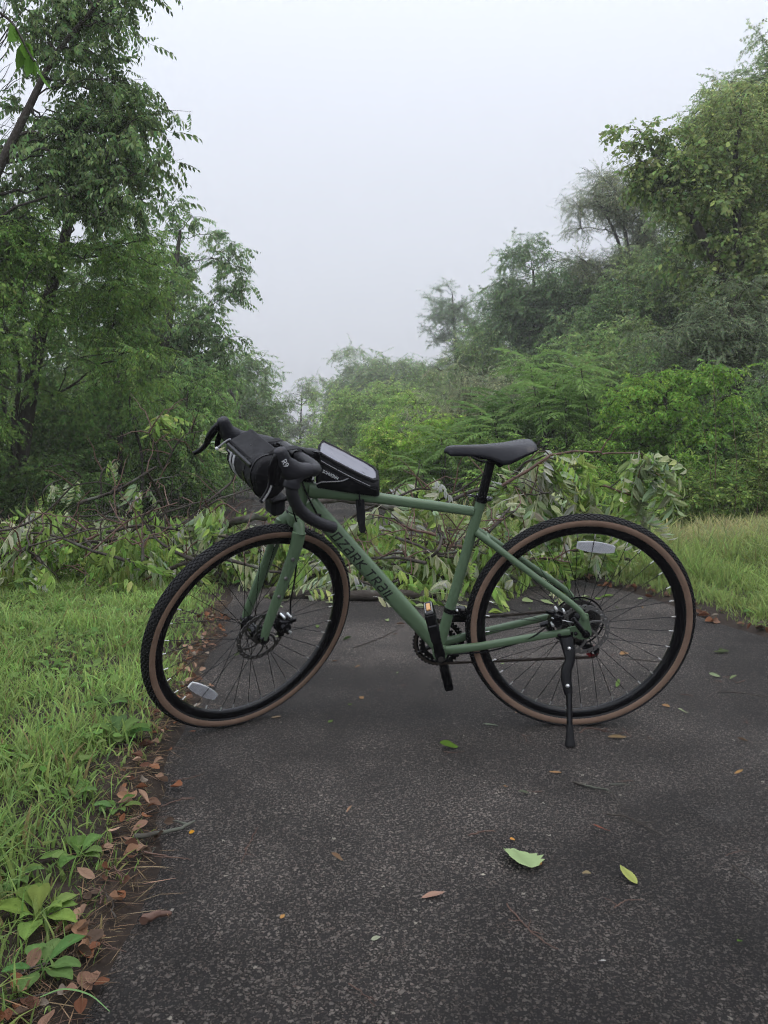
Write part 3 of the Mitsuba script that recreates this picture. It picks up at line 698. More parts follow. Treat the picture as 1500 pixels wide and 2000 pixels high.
tree('shrub', 'rounded green shrub on the bank below the wispy tree', 'bush',
     [(4.5, 19, .7), (4.5, 19, 2.6), (4.5, 19, 3.8)], [.07, .05, .02], [(4.1, 19, 3.2, .8, .8, 1.0, 1), (5.0, 19.2, 2.7, .9, .8, 1.0, 1), (3.4, 19, 2.4, .8, .8, .9, 1)], 70, 30, 'elm', (.048, .090, .030), 83, clump_r=.4, size=1.0, copies=3, fine=False)
tree('maple_tree', 'dim tree filling the bank between the ragged tree and the wispy one', 'tree',
     [(6.6, 20, 1.1), (6.5, 20, 3.5), (6.4, 20, 5.2)], [.12, .09, .03], [(6.2, 20, 4.3, 1.1, 1.0, 1.1, 1), (7.3, 20.3, 4.6, 1.0, 1.0, 1.3, 1), (6.0, 20, 2.8, 1.2, 1.0, 1.0, 1)], 66, 28, 'elm', (.046, .080, .034), 84, clump_r=.5, size=1.15, copies=3, fine=False)
tree('bush', 'shaded weedy bush at the right edge under the dusky tree', 'bush',
     [(5.4, 11.4, .3), (5.4, 11.4, 1.0), (5.4, 11.4, 1.7)], [.04, .03, .01], [(5.1, 11.4, 1.1, .6, .5, .6, 1), (5.9, 11.6, 1.3, .7, .6, .8, 1)], 44, 30, 'elm', (.042, .082, .026), 85, clump_r=.3, size=.75, copies=3, fine=False)
tree('bush', 'low leafy bush in the weeds right of the rear wheel', 'bush',
     [(3.3, 10.4, .05), (3.3, 10.4, .3), (3.3, 10.4, .6)], [.02, .015, .008], [(3.0, 10.4, .40, .55, .4, .36, 1), (3.8, 10.5, .40, .6, .4, .38, 1)], 40, 28, 'elm', (.060, .112, .026), 86, clump_r=.24, size=.58, copies=3, fine=False)
# the wooded bank beyond, which reads as one mass
r_ = np.random.default_rng(41)
P, U = blob(r_, [(7.5, 16, 2.6, 1.5, 1.8, 1.8, 1), (8.5, 19, 4.4, 2.0, 2.2, 2.4, 1.1), (6.0, 25, 4.4, 2.2, 2.4, 2.2, 1.2), (4.2, 28, 3.8, 1.9, 2.6, 2.2, 1), (8.6, 24.5, 5.6, 1.9, 2.4, 2.8, 1.2), (2.4, 32, 3.2, 2.0, 3, 2.0, .9), (.6, 36, 2.8, 2.4, 3, 2.2, .9), (6.6, 36, 5.0, 3.2, 3, 3.2, .6), (10, 15, 5.0, 1.8, 2.2, 3.4, .9), (2.4, 19.5, 1.4, 1.6, 1.4, 1.2, .8), (3.2, 16, 1.4, 1.4, 1.0, 1.2, .8), (4.8, 15.6, 1.9, 1.2, 1.2, 1.5, .9), (5.2, 18, 3.0, 1.3, 1.4, 1.5, 1), (7.0, 20.5, 4.6, 1.6, 1.4, 2.0, 1), (3.6, 27, 4.4, 1.3, 1.5, 1.7, 1), (5.6, 25, 5.7, 1.4, 1.5, 1.3, .9), (7.4, 23.5, 6.3, 1.3, 1.5, 1.3, .9), (1.6, 30, 3.4, 1.5, 1.6, 1.6, .9)], 1180, .35)
P = P[P[:, 2] > height(P[:, 0], P[:, 1]) + .12]
clusters('hillside_wood', P, r_, ELM, .36, LEAF_ALBEDO * np.array([.056, .092, .038]), 6, .46, .18, variants=6, tones=[(1, 1, 1), (.78, .80, .78), (1.22, 1.18, 1.05), (1.05, .95, 1.25), (.9, 1.0, .8), (1.3, 1.25, 1.1)])
tag('hillside_wood', 'leafy wood covering the bank behind the shrubs on the right', 'wood', kind='stuff')
# hazy far wood across the end of the valley
P, U = blob(r_, [(-14, 70, 3.5, 6, 6, 3.5, 1), (-3, 75, 3.2, 5, 6, 3.0, 1), (8, 70, 5, 7, 6, 5.5, 1.3), (-20, 55, 4, 5, 8, 5, 1)], 330, .4)
clusters('far_wood', P, r_, ELM, 1.0, np.array([.20, .28, .13]), 7, 1.1, .15)
tag('far_wood', 'distant wood dissolving into the mist at the end of the path', 'wood', kind='stuff')
# tall weeds on the bank edge
for i, (x, y, hh) in enumerate([(3.86, 9.0, 1.95), (3.6, 9.5, 1.15), (3.97, 9.4, 1.4), (4.15, 9.1, 1.55), (4.37, 9.0, 1.35), (4.62, 9.4, 1.5)]):
    r2 = np.random.default_rng(120 + i)
    k = name('tall_weed')
    tag(k, 'tallest weed stalk at the right edge, standing well above the rest' if i == 0 else ['', 'short upright weed just left of the tallest stalk at the right edge', 'upright weed just right of the tallest stalk', 'second upright weed right of the tallest stalk', 'third upright weed right of the tallest stalk', 'upright weed furthest right, at the very edge of the picture'][i], 'weed', None if i == 0 else 'upright weeds at the right edge')
    z0 = float(height(x, y)); top_ = np.array([x + r2.normal(0, .06), y, z0 + hh])
    st = spline([(x, y, z0 - .02), (x + .02, y, z0 + hh * .5), tuple(top_)], 6)
    obj(k + '__stem', sweep(st, np.linspace(.006, .002, len(st)), n=5, up=(0, 1, .1)), 'm_twig', smooth=60)
    n = 60
    t = r2.random(n) ** .7; ph = r2.random(n) * 6.28
    pos = np.array([(x, y, z0)]) + t[:, None] * (top_ - [x, y, z0])
    v, f, c = plant([single(.2)], pos, np.stack([np.cos(ph), np.sin(ph), r2.uniform(-.1, .7, n)], 1), r2.uniform(.07, .14, n) * (1.2 - .5 * t), np.tile([.17, .29, .09], (n, 1)), r2)
    obj(k + '__leaves', (v, f), 'm_leaf', color=c)

# the bare broken crown behind the leaning trunk
r_ = np.random.default_rng(43)
k = name('bare_tree'); tag(k, 'leafless tree behind the leaning trunk, a spray of fine bare twigs in the upper left', 'tree')
bt = np.array([(-6.6, 10.6, -.1), (-6.3, 10.6, 3.0), (-5.7, 10.5, 5.0), (-5.2, 10.4, 6.2)])
obj(k + '__trunk', sweep(spline(bt, 6), np.linspace(.07, .03, 19), n=8, up=(.1, 1, .2)), 'm_bark', smooth=50)
ms = []
for j in range(34):
    p0 = spline(bt, 8)[r_.integers(11, 25)]; d = unit(np.array([r_.uniform(-.1, .75), r_.normal(0, .25), r_.uniform(.6, 1.1)])) * r_.uniform(.8, 1.9)
    ms.append(limb(p0, p0 + d, .011, .003, r_, .03, 6, .05, 5))
    for m in range(4):
        q0 = p0 + d * r_.uniform(.3, .95)
        ms.append(limb(q0, q0 + unit(d + r_.normal(0, .5, 3)) * r_.uniform(.25, .6), .005, .002, r_, .02, 4, .06, 4))
obj(k + '__branches', cat(ms), 'm_bark', smooth=60)

# the close bough that hangs in from the upper left corner
r_ = np.random.default_rng(42)
k = name('hanging_bough'); tag(k, 'close bough with large green leaves hanging into the top left corner', 'branch')
bl_ = [np.array([(-1.75, 2.3, 2.15), (-1.35, 2.2, 2.16), (-1.05, 2.15, 2.06), (-.93, 2.1, 1.90)]), np.array([(-1.35, 2.2, 2.16), (-1.15, 2.1, 2.22), (-.95, 2.05, 2.19), (-.80, 2.0, 2.10)])]
obj(k + '__wood', cat([sweep(spline(b, 5), np.linspace(.007, .0025, 16), n=7, up=(0, 1, .2)) for b in bl_]), 'm_bark', smooth=50)
n = 40
pos = np.vstack([spline(bl_[0], 8)[5:], spline(bl_[1], 8)[8:]]); pos = pos[r_.integers(0, len(pos), n)]
dd = np.stack([r_.uniform(-.3, .6, n), r_.normal(0, .5, n), -r_.uniform(.5, 1.2, n)], 1)
v, f, c = plant([single(.5)], pos, dd, r_.uniform(.05, .085, n), np.tile([.14, .26, .05], (n, 1)), r_, up_noise=.8)
obj(k + '__leaves', (v, f), 'm_leaf', color=c)
# ================================================================ the fallen treetop across the path
PALE, FRESH, DULL = (.50, .60, .34), (.30, .43, .12), (.19, .29, .085)
LEAFY = {}


def fronds(at, n, size, r, spread=.16, down=.9, pale=.5, base=FRESH, side=.8):
    """Wilted compound leaves hanging from the points of a branch."""
    at = np.asarray(at, float)
    p = at[r.integers(0, len(at), n)] + r.normal(0, 1, (n, 3)) * spread * np.array([.5, .8, .45])
    p[:, 2] = np.maximum(p[:, 2], height(p[:, 0], p[:, 1]) + .03)
    d = np.stack([r.normal(0, side, n), r.normal(0, side * .8, n), -np.abs(r.normal(down, .5, n))], 1)
    d[:, 2] = np.where(p[:, 2] < .22, np.abs(d[:, 2]) * .12, d[:, 2])
    pick = r.random(n) < pale
    c = np.where(pick[:, None], PALE, base) * r.uniform(.75, 1.2, (n, 1))
    v, f, c = plant(WILT, p, d, 1.0 * size * r.uniform(.65, 1.2, n), c * r.uniform(.75, 1.35, (n, 1)), r, up_noise=.7, jitter=.24)
    z = height(v[:, 0], v[:, 1]) + .008
    v[:, 2] = np.where(v[:, 2] < z, z + (v[:, 2] - z) * .04, v[:, 2])
    return v, f, c


def branch(label, lines, foliage, seed, group=None, twigs=3, bsdf='m_bark', cut=False):
    twigs = int(twigs * 1.6)
    r = np.random.default_rng(seed)
    k = name('fallen_branch'); tag(k, label, 'branch', group)
    for pts, a, b in lines:
        p = np.array(pts, float); p[1:-1, 1] += r.normal(0, .12, len(p) - 2); p[-1, 1] += r.normal(0, .2)
        q = spline(p, 5); q = q + (meshkit.noise(np.stack([q[:, 0] * 9, q[:, 2] * 9, q[:, 1] * 9 + seed], -1))[:, None] - .5) * np.array([.02, .02, .03])
        obj(k + '__limb', sweep(q, np.linspace(a, b, len(q)) * (1 + .10 * np.sin(np.arange(len(q)) * 1.9)), n=9, up=(.1, 1, .2)), bsdf, smooth=60)
        tw = []
        for _ in range(twigs):
            i = r.integers(len(q) // 4, len(q)); d = unit(r.normal(0, .7, 3) + [0, 0, .25]) * r.uniform(.12, .38)
            tw.append(limb(q[i], q[i] + d, min(a, .006), .0018, r, .1, 5, .08, 5))
        if tw:
            for t_ in tw:
                obj(k + '__twig', t_, 'm_twig' if r.random() < .6 else 'm_bark', smooth=60)
    if cut:
        p = np.array(lines[0][0], float); d = unit(p[0] - p[1]); a = lines[0][1]
        obj(k + '__broken_end', sweep([p[0] - d * .005, p[0] + d * .03, p[0] + d * .10], [a * .97, a * .8, a * .15], n=8, up=(.1, 1, .2)), 'm_rawwood', smooth=False)
    parts = [fronds(at, n, size, r, **kw) for at, n, size, kw in foliage]
    if parts:
        v, f = cat([(x[0], x[1]) for x in parts]); c = np.vstack([x[2] for x in parts])
        obj(k + '__leaves', (v, f), 'm_leaf', color=c)
    return k


branch('upright forked branch standing out of the pile left of the handlebar, leafy at its tips',
       [([(-1.71, 6, .10), (-1.72, 6, .26), (-1.73, 6, .62), (-1.72, 6, .82)], .015, .011), ([(-1.72, 6, .82), (-1.78, 6, 1.03), (-1.80, 6, 1.14), (-1.79, 6, 1.20), (-1.73, 6, 1.26)], .008, .003), ([(-1.72, 6, .82), (-1.64, 6, .98), (-1.53, 6, 1.10), (-1.42, 6, 1.15)], .008, .003)],
       [([(-1.73, 6, 1.26), (-1.68, 6, 1.26), (-1.76, 6, 1.25)], 9, .20, dict(spread=.03, pale=.3, down=.35, side=.8)), ([(-1.42, 6, 1.15), (-1.39, 6, 1.12)], 5, .16, dict(spread=.03, pale=.5))], 201, twigs=5)
branch('bare grey branch with a snapped tip angling up on the left of the pile', [([(-2.36, 5.9, .57), (-2.21, 5.9, .64), (-2.02, 5.9, .68), (-1.85, 5.9, .77), (-1.72, 5.9, .86)], .014, .009), ([(-2.18, 5.9, .64), (-2.16, 5.9, .83), (-2.13, 5.9, .87), (-2.05, 5.9, .91)], .008, .003)],
       [([(-2.05, 5.9, .91), (-2.08, 5.9, .88)], 4, .15, dict(spread=.03, pale=.3))], 202, twigs=2)
branch('short bare branch just below the snapped grey one', [([(-2.09, 5.7, .5), (-1.97, 5.7, .54), (-1.88, 5.7, .6), (-1.73, 5.7, .64)], .010, .005)], [([(-1.82, 5.8, .69), (-1.86, 5.8, .71)], 7, .20, dict(spread=.05, pale=.3))], 203, twigs=2)
branch('lichen-spotted branch slanting up to the handlebar bag, the upper of two', [([(-1.71, 6.1, .36), (-1.57, 6.1, .44), (-1.42, 6.1, .57), (-1.28, 6.1, .72), (-1.19, 6.1, .85)], .014, .007)], [], 204)
branch('lichen-spotted branch slanting up under the handlebar bag, the lower of two', [([(-1.57, 6.2, .45), (-1.38, 6.2, .57), (-1.25, 6.2, .64), (-1.07, 6.2, .70)], .012, .006)], [], 205)
branch('drooping branch with large pale hanging leaves above the front tyre, on its left', [([(-2.01, 5.8, .31), (-1.89, 5.8, .34), (-1.69, 5.8, .37), (-1.51, 5.8, .45), (-1.38, 5.7, .54)], .017, .008)],
       [([(-1.33, 5.6, .53), (-1.27, 5.6, .51), (-1.19, 5.6, .47)], 16, .36, dict(spread=.05, pale=.8, down=1.1)), ([(-1.44, 5.6, .41), (-1.40, 5.6, .38), (-1.36, 5.6, .41)], 14, .32, dict(spread=.06, pale=.75))], 206)
branch('thickest limb, with a torn orange end, lying across the path behind the bike', [([(-1.30, 5.9, .36), (-1.2, 5.9, .41), (-1.03, 5.9, .47), (-.89, 5.9, .48), (-.69, 5.9, .49), (-.48, 5.9, .59), (-.30, 5.9, .60), (-.05, 5.9, .57), (.2, 5.9, .51)], .032, .020)],
       [([(-1.0, 5.9, .42), (-.6, 5.9, .45), (-.2, 5.9, .5)], 16, .30, dict(spread=.2))], 207, twigs=8, cut=True)
branch('smaller bare limb at the far left edge of the pile', [([(-2.97, 5.5, .48), (-2.75, 5.5, .44), (-2.6, 5.5, .42), (-2.42, 5.5, .35)], .016, .008)], [([(-2.6, 5.5, .45)], 10, .24, dict(spread=.15, pale=.3))], 208)
branch('long dark limb low in the left half of the pile', [([(-2.97, 5.5, .18), (-2.75, 5.5, .21), (-2.6, 5.5, .24), (-2.41, 5.5, .28), (-2.02, 5.5, .32), (-1.87, 5.5, .35), (-1.65, 5.5, .38)], .021, .010)], [([(-2.4, 5.5, .3), (-2.0, 5.5, .33), (-1.8, 5.5, .36)], 34, .26, dict(spread=.2, pale=.15, base=DULL))], 209, twigs=8)
branch('bent pale grey stick at the left edge of the pile', [([(-2.69, 5.4, .12), (-2.66, 5.4, .18), (-2.61, 5.4, .20), (-2.54, 5.4, .24)], .011, .006)], [], 210, twigs=1)
branch('low branch at the left edge with a clump of pale leaves on the grass', [([(-2.84, 5.3, .05), (-2.67, 5.2, .08), (-2.53, 5.1, .11), (-2.43, 5.0, .15)], .012, .006)], [([(-2.45, 4.9, .14), (-2.4, 4.9, .14), (-2.35, 4.9, .12), (-2.3, 4.9, .08)], 14, .26, dict(spread=.07, pale=.6, base=DULL))], 211)
branch('reddish split stick in the left of the pile', [([(-2.41, 5.4, .21), (-2.37, 5.4, .24), (-2.22, 5.4, .30), (-2.11, 5.4, .35)], .012, .009)], [], 212, twigs=1, bsdf='m_twig')
branch('arching shoot with a row of small pale hanging leaves on the far left', [([(-2.62, 5.7, .42), (-2.5, 5.6, .58), (-2.43, 5.6, .68), (-2.38, 5.6, .75), (-2.30, 5.6, .765), (-2.22, 5.6, .73)], .007, .002)], [([(-2.46, 5.6, .66), (-2.41, 5.6, .73), (-2.31, 5.6, .755), (-2.24, 5.6, .74)], 12, .12, dict(spread=.02, pale=.7, down=1.3, side=.4)), ([(-2.55, 5.6, .5)], 8, .2, dict(spread=.1, pale=.4))], 213, twigs=0)
branch('thin pale forked twig left of the front wheel', [([(-1.85, 5.6, .24), (-1.69, 5.6, .32), (-1.56, 5.6, .33), (-1.49, 5.6, .34)], .010, .005)], [], 214)
k = branch('lichen-covered log lying on the asphalt behind the down tube', [([(-.74, 4.88, .034), (-.48, 4.86, .036), (-.16, 4.85, .036), (.16, 4.85, .034), (.34, 4.87, .034)], .036, .030)], [([(-.5, 4.8, .05), (0, 4.8, .05), (.3, 4.8, .05)], 26, .26, dict(spread=.12, pale=.5))], 215, twigs=2)
branch('branch rising behind the seatpost to the saddle', [([(.34, 5.6, .53), (.48, 5.6, .60), (.68, 5.6, .67), (.84, 5.6, .72), (.95, 5.6, .79), (1.04, 5.6, .88), (1.10, 5.6, .92)], .016, .006)], [([(.93, 5.6, .80), (.97, 5.6, .71), (1.06, 5.6, .72), (.88, 5.6, .70)], 22, .30, dict(spread=.08, pale=.6)), ([(1.10, 5.5, .92), (1.15, 5.5, .93)], 9, .26, dict(spread=.04, pale=.6))], 216, twigs=5)
branch('thin grey twig crossing left of the seatpost', [([(.38, 5.7, .60), (.46, 5.7, .64), (.57, 5.7, .69), (.74, 5.7, .82), (.78, 5.7, .85)], .010, .004)], [([(.32, 5.6, .73), (.37, 5.6, .75), (.41, 5.6, .72), (.26, 5.6, .69)], 12, .24, dict(spread=.05, pale=.7))], 217)
branch('forked branch running level behind the seat clamp', [([(.60, 5.6, .66), (.76, 5.6, .69), (.92, 5.6, .71), (1.03, 5.6, .69), (1.19, 5.6, .65), (1.34, 5.6, .62)], .013, .006)], [([(1.03, 5.6, .66), (1.16, 5.6, .64), (1.27, 5.6, .64)], 16, .28, dict(spread=.08, pale=.6))], 218, twigs=6)
branch('branch rising from behind the seat tube towards the rear tyre', [([(.55, 5.2, .25), (.69, 5.2, .42), (.80, 5.2, .53), (.89, 5.2, .59), (.99, 5.2, .64), (1.07, 5.2, .68)], .012, .005)], [([(.69, 5.2, .4), (.85, 5.2, .52), (1.0, 5.2, .6)], 22, .28, dict(spread=.12, pale=.55))], 219, twigs=4)
branch('long arching reddish branch right of the saddle with two hanging tassels of pale leaves', [([(.83, 5.4, .72), (1.02, 5.4, .84), (1.12, 5.4, .91), (1.23, 5.4, .95), (1.46, 5.4, .955), (1.64, 5.4, .95), (1.79, 5.4, .95), (1.91, 5.4, .93)], .012, .004)],
       [([(1.13, 5.4, .92), (1.19, 5.4, .94), (1.24, 5.4, .95), (1.30, 5.4, .95)], 20, .32, dict(spread=.03, pale=.7, down=1.0)), ([(1.36, 5.4, .95), (1.40, 5.4, .94)], 10, .34, dict(spread=.03, pale=.6, down=1.2)), ([(1.75, 5.4, .945), (1.80, 5.4, .95), (1.86, 5.4, .945), (1.91, 5.4, .94)], 24, .35, dict(spread=.03, pale=.7, down=1.3, side=.5))], 220, twigs=3, bsdf='m_twig')
branch('lower reddish branch reaching right above the rear tyre with one hanging tassel', [([(.99, 5.5, .66), (1.21, 5.5, .71), (1.52, 5.5, .72), (1.69, 5.5, .68), (1.80, 5.5, .63), (1.84, 5.5, .57)], .010, .004)], [([(1.80, 5.5, .63), (1.83, 5.5, .59), (1.84, 5.5, .57)], 14, .27, dict(spread=.02, pale=.75, down=1.3, side=.4)), ([(1.42, 5.5, .72), (1.5, 5.5, .71)], 14, .26, dict(spread=.06, pale=.6))], 221, twigs=3, bsdf='m_twig')
branch('dark bare twig bent like an elbow behind the seat tube', [([(.03, 5, .02), (.08, 5, .07), (.16, 5, .14), (.26, 5, .22), (.33, 5, .31), (.39, 5, .39)], .014, .010), ([(.39, 5, .39), (.41, 5, .37), (.43, 5, .29), (.45, 5, .19)], .006, .003)], [], 222, twigs=2)
branch('level lichen-grey limb seen through the frame triangle', [([(-.04, 5.9, .31), (.05, 5.9, .29), (.31, 5.9, .27), (.53, 5.9, .26)], .021, .016)], [([(.2, 5.8, .28)], 8, .28, dict(spread=.2))], 223, twigs=3)
branch('thin curving twig through the frame triangle, below the grey limb', [([(-.04, 5.3, .12), (.14, 5.3, .24), (.35, 5.3, .28), (.55, 5.3, .30), (.74, 5.3, .26)], .008, .004)], [([(.1, 5.3, .2), (.4, 5.3, .26), (.6, 5.3, .26)], 18, .28, dict(spread=.14, pale=.55))], 224, twigs=4)
branch('branch climbing behind the top tube towards the saddle', [([(-.4, 5.5, .38), (-.22, 5.5, .49), (-.04, 5.5, .59), (.18, 5.5, .68), (.33, 5.5, .71)], .012, .006)], [([(-.2, 5.5, .45), (.05, 5.5, .55), (.25, 5.5, .62)], 22, .28, dict(spread=.10, pale=.55))], 225, twigs=5)
branch('leafy limb just above the log, behind the fork', [([(-.66, 5.2, .05), (-.38, 5.2, .13), (-.10, 5.2, .18), (.17, 5.2, .16)], .012, .006)], [([(-.5, 5.2, .15), (-.2, 5.2, .2), (.1, 5.2, .2)], 34, .30, dict(spread=.16, pale=.45))], 226, twigs=5)
branch('crooked limb behind the front tyre', [([(-1.19, 5.6, .25), (-.86, 5.6, .34), (-.56, 5.6, .30), (-.26, 5.6, .36)], .016, .010)], [([(-1.0, 5.5, .25), (-.7, 5.5, .3), (-.4, 5.5, .3)], 34, .28, dict(spread=.18, pale=.4))], 227, twigs=6)
branch('leafy branch end hanging over the grass behind the rear wheel', [([(.93, 5.6, .49), (1.16, 5.6, .53), (1.38, 5.6, .49), (1.61, 5.6, .41)], .009, .004)], [([(1.1, 5.5, .5), (1.3, 5.5, .48), (1.5, 5.4, .42)], 30, .28, dict(spread=.10, pale=.55))], 228, twigs=4)
# leafy boughs heaped under and between them
r_ = np.random.default_rng(230)


def heap(n, x0, x1, make):
    """n random places across the heap, from left to right as one sees them."""
    return sorted(((r_.uniform(x0, x1), r_.uniform(4.95, 6.3)) for _ in range(n)), key=lambda q: q[0] / q[1])


for left, n in ((True, 20), (False, 20)):
    for i, (x, y) in enumerate(heap(n, *((-3.0, -1.15) if left else (-1.1, 1.55)), None)):
        a = r_.uniform(0, math.pi); L = r_.uniform(.35, .7)
        z0, z1 = r_.uniform(.03, .24), r_.uniform(.05, .34)
        if left:
            z0, z1 = z0 + r_.uniform(0, .17), z1 + r_.uniform(0, .13)
        if x > .9:
            z0, z1 = z0 * .5, z1 * .6
        p0 = np.array([x - L * math.cos(a), y - L * .6 * math.sin(a), z0 + .03]); p1 = np.array([x + L * math.cos(a), y + L * .6 * math.sin(a), z1 + .03])
        mid = (p0 + p1) / 2 + [0, 0, .08]
        pts = spline([p0, mid, p1], 5)
        where = 'in the heap left of the front wheel' if left else 'in the heap behind the bike frame'
        branch(f'leafy bough {where}, {ORD[i]} from the left', [([tuple(p0), tuple(mid), tuple(p1)], .012, .005)],
               [(pts, 20 if left else 33, .24, dict(spread=.16, pale=.16 if left else .30, base=(.26, .38, .105) if left else FRESH, down=.3, side=1.0))], 240 + i + 100 * left, group='leafy boughs heaped left of the front wheel' if left else 'leafy boughs heaped behind the bike', twigs=4)
for left, n in ((True, 20), (False, 14)):
    for i, (x, y) in enumerate(heap(n, *((-2.9, -1.15) if left else (-1.1, 1.3)), None)):
        a = r_.normal(0, .5) + (math.pi if r_.random() < .5 else 0); L = r_.uniform(.35, 1.0); el = r_.uniform(-.05, .5)
        p0 = np.array([x, y - .15, r_.uniform(.05, .40)]); p1 = p0 + L * np.array([math.cos(a) * math.cos(el), math.sin(a) * .6, math.sin(el)])
        where = 'in the heap left of the front wheel' if left else 'in the heap behind the bike frame'
        branch(f'bare stick {where}, {ORD[i]} from the left', [([tuple(p0), tuple((p0 + p1) / 2 + [0, 0, r_.normal(0, .06)]), tuple(p1)], r_.uniform(.006, .013) * (1.5 if left and i % 3 == 0 else 1), .004)], [], 700 + i + 50 * left, group='bare sticks left of the front wheel' if left else 'bare sticks behind the bike frame', twigs=4, bsdf='m_twig' if i % 3 == 1 else 'm_bark')

# ================================================================ grass
def blades(x, y, h, lean, w, col, r, curl=.5):
    """Grass: each blade three tapering joints, bent over by its own weight."""
    n = len(x)
    ph = r.random(n) * 2 * np.pi
    d = np.stack([np.cos(ph), np.sin(ph), 0 * ph], 1)
    face = np.stack([-np.sin(ph), np.cos(ph), 0 * ph], 1)
    face = unit(face + .6 * r.normal(size=(n, 3)) * [1, 1, 0])
    z = height(x, y) - .006
    p0 = np.stack([x, y, z], 1)
    t = np.array([0, .38, .72, 1.0])
    c = np.stack([p0 + d * (lean * h * (s ** 1.8))[:, None] + np.array([0, 0, 1]) * (h * (s - curl * lean * s ** 2.4 * .55))[:, None] for s in t], 1)
    wd = np.array([.8, 1.0, .7, 0])[None, :, None] * (w / 2)[:, None, None] * face[:, None]
    v = np.stack([c[:, 0] - wd[:, 0], c[:, 0] + wd[:, 0], c[:, 1] - wd[:, 1], c[:, 1] + wd[:, 1], c[:, 2] - wd[:, 2], c[:, 2] + wd[:, 2], c[:, 3]], 1)
    f = np.array([[0, 1, 3], [0, 3, 2], [2, 3, 5], [2, 5, 4], [4, 5, 6]])
    k = np.repeat(col, 7, 0).reshape(n, 7, 3) * np.array([.75, .75, .95, .95, 1.05, 1.05, 1.15])[None, :, None] ** 0
    return v.reshape(-1, 3), (f[None] + (np.arange(n) * 7)[:, None, None]).reshape(-1, 3), k.reshape(-1, 3)


def sow(n, x0, x1, y0, y1, side, r, inset=-.01, power=1.0):
    x, y = r.uniform(x0, x1, n), y0 + (y1 - y0) * r.random(n) ** power
    out = (x_left(y) - x) if side < 0 else (x - x_right(y))
    edge_ = .055 * meshkit.noise(np.stack([x * 5, y * 5, 0 * x], -1), 5) + inset
    ok = (out > edge_) & (np.abs(x) < .53 * y + .9)
    thin = np.clip((out - edge_) / .20, .15, 1)
    ok &= r.random(n) < thin
    return x[ok], y[ok], out[ok]


r_ = np.random.default_rng(300)
sets = []
for n, x0, x1, y0, y1, hs, ws in ((74000, -3.2, -.3, .55, 3.2, 1.0, 1.0), (48000, -3.8, -.7, 3.2, 5.9, 1.0, 1.35), (26000, -6.0, -1.0, 5.9, 12, 1.25, 2.2)):
    x, y, out = sow(n, x0, x1, y0, y1, -1, r_, power=1.0)
    cl = meshkit.fbm(np.stack([x * 4.5, y * 4.5, 0 * x], -1), 3, 21); cl2 = meshkit.noise(np.stack([x * 2.1, y * 2.1, 0 * x + 5], -1), 22)
    keep = r_.random(len(x)) < np.clip(.35 + 1.5 * (cl - .28), .25, 1)
    x, y, out, cl, cl2 = x[keep], y[keep], out[keep], cl[keep], cl2[keep]
    h = hs * (.026 + .066 * np.clip(cl * 1.5 - .1, .1, 1.2)) * r_.uniform(.5, 1.45, len(x)) * np.clip(.55 + out * 1.2, .5, 1)
    col = np.array([.265, .380, .118]) * (1 + .5 * (cl2 - .5))[:, None] * r_.uniform(.65, 1.3, (len(x), 1)) * (1 + r_.normal(0, .07, (len(x), 3)))
    dry = r_.random(len(x)) < .06
    col[dry] = np.array([.27, .22, .105]) * r_.uniform(.6, 1.2, (dry.sum(), 1))
    sets.append(blades(x, y, h, r_.uniform(.15, 1.15, len(x)), ws * .00155 * np.exp(r_.normal(.92, .48, len(x))), col, r_))
v, f = cat([(s[0], s[1]) for s in sets]); obj('grass', (v, f), 'm_grass', color=np.vstack([s[2] for s in sets]))
tag('grass', 'wet green grass of the left verge', 'grass', kind='stuff')
sets = []
for n, x0, x1, y0, y1, hs, ws, yel in ((32000, 1.2, 4.0, 3.0, 5.6, .7, 1.2, .10), (40000, 1.0, 6.6, 5.4, 11.5, .95, 2.1, .36), (9000, -1.5, 3.0, 7.0, 16, 1.4, 3.0, .3)):
    x, y, out = sow(n, x0, x1, y0, y1, 1, r_)
    cl = meshkit.fbm(np.stack([x * 3.2, y * 3.2, 0 * x], -1), 3, 31)
    yl = np.clip(yel + 1.5 * (meshkit.noise(np.stack([x * 1.3, y * 1.3, 0 * x + 5], -1), 32) - .5), 0, 1) * np.clip((out - .15) * 2, .15, 1)
    h = hs * (.03 + .24 * np.clip(cl * 2.2 - .45, .05, 1)) * r_.uniform(.5, 1.4, len(x)) * np.clip(.5 + out, .5, 1)
    g, yw = np.array([.26, .35, .11]), np.array([.52, .49, .25])
    col = (g * (1 - yl[:, None]) + yw * yl[:, None]) * r_.uniform(.65, 1.3, (len(x), 1)) * (1 + r_.normal(0, .07, (len(x), 3)))
    sets.append(blades(x, y, h, r_.uniform(.2, 1.2, len(x)), ws * .0020 * np.exp(r_.normal(.7, .42, len(x))), col, r_))
v, f = cat([(s[0], s[1]) for s in sets]); obj('verge_grass', (v, f), 'm_grass', color=np.vstack([s[2] for s in sets]))
tag('verge_grass', 'yellowing uncut grass of the right verge', 'grass', kind='stuff')
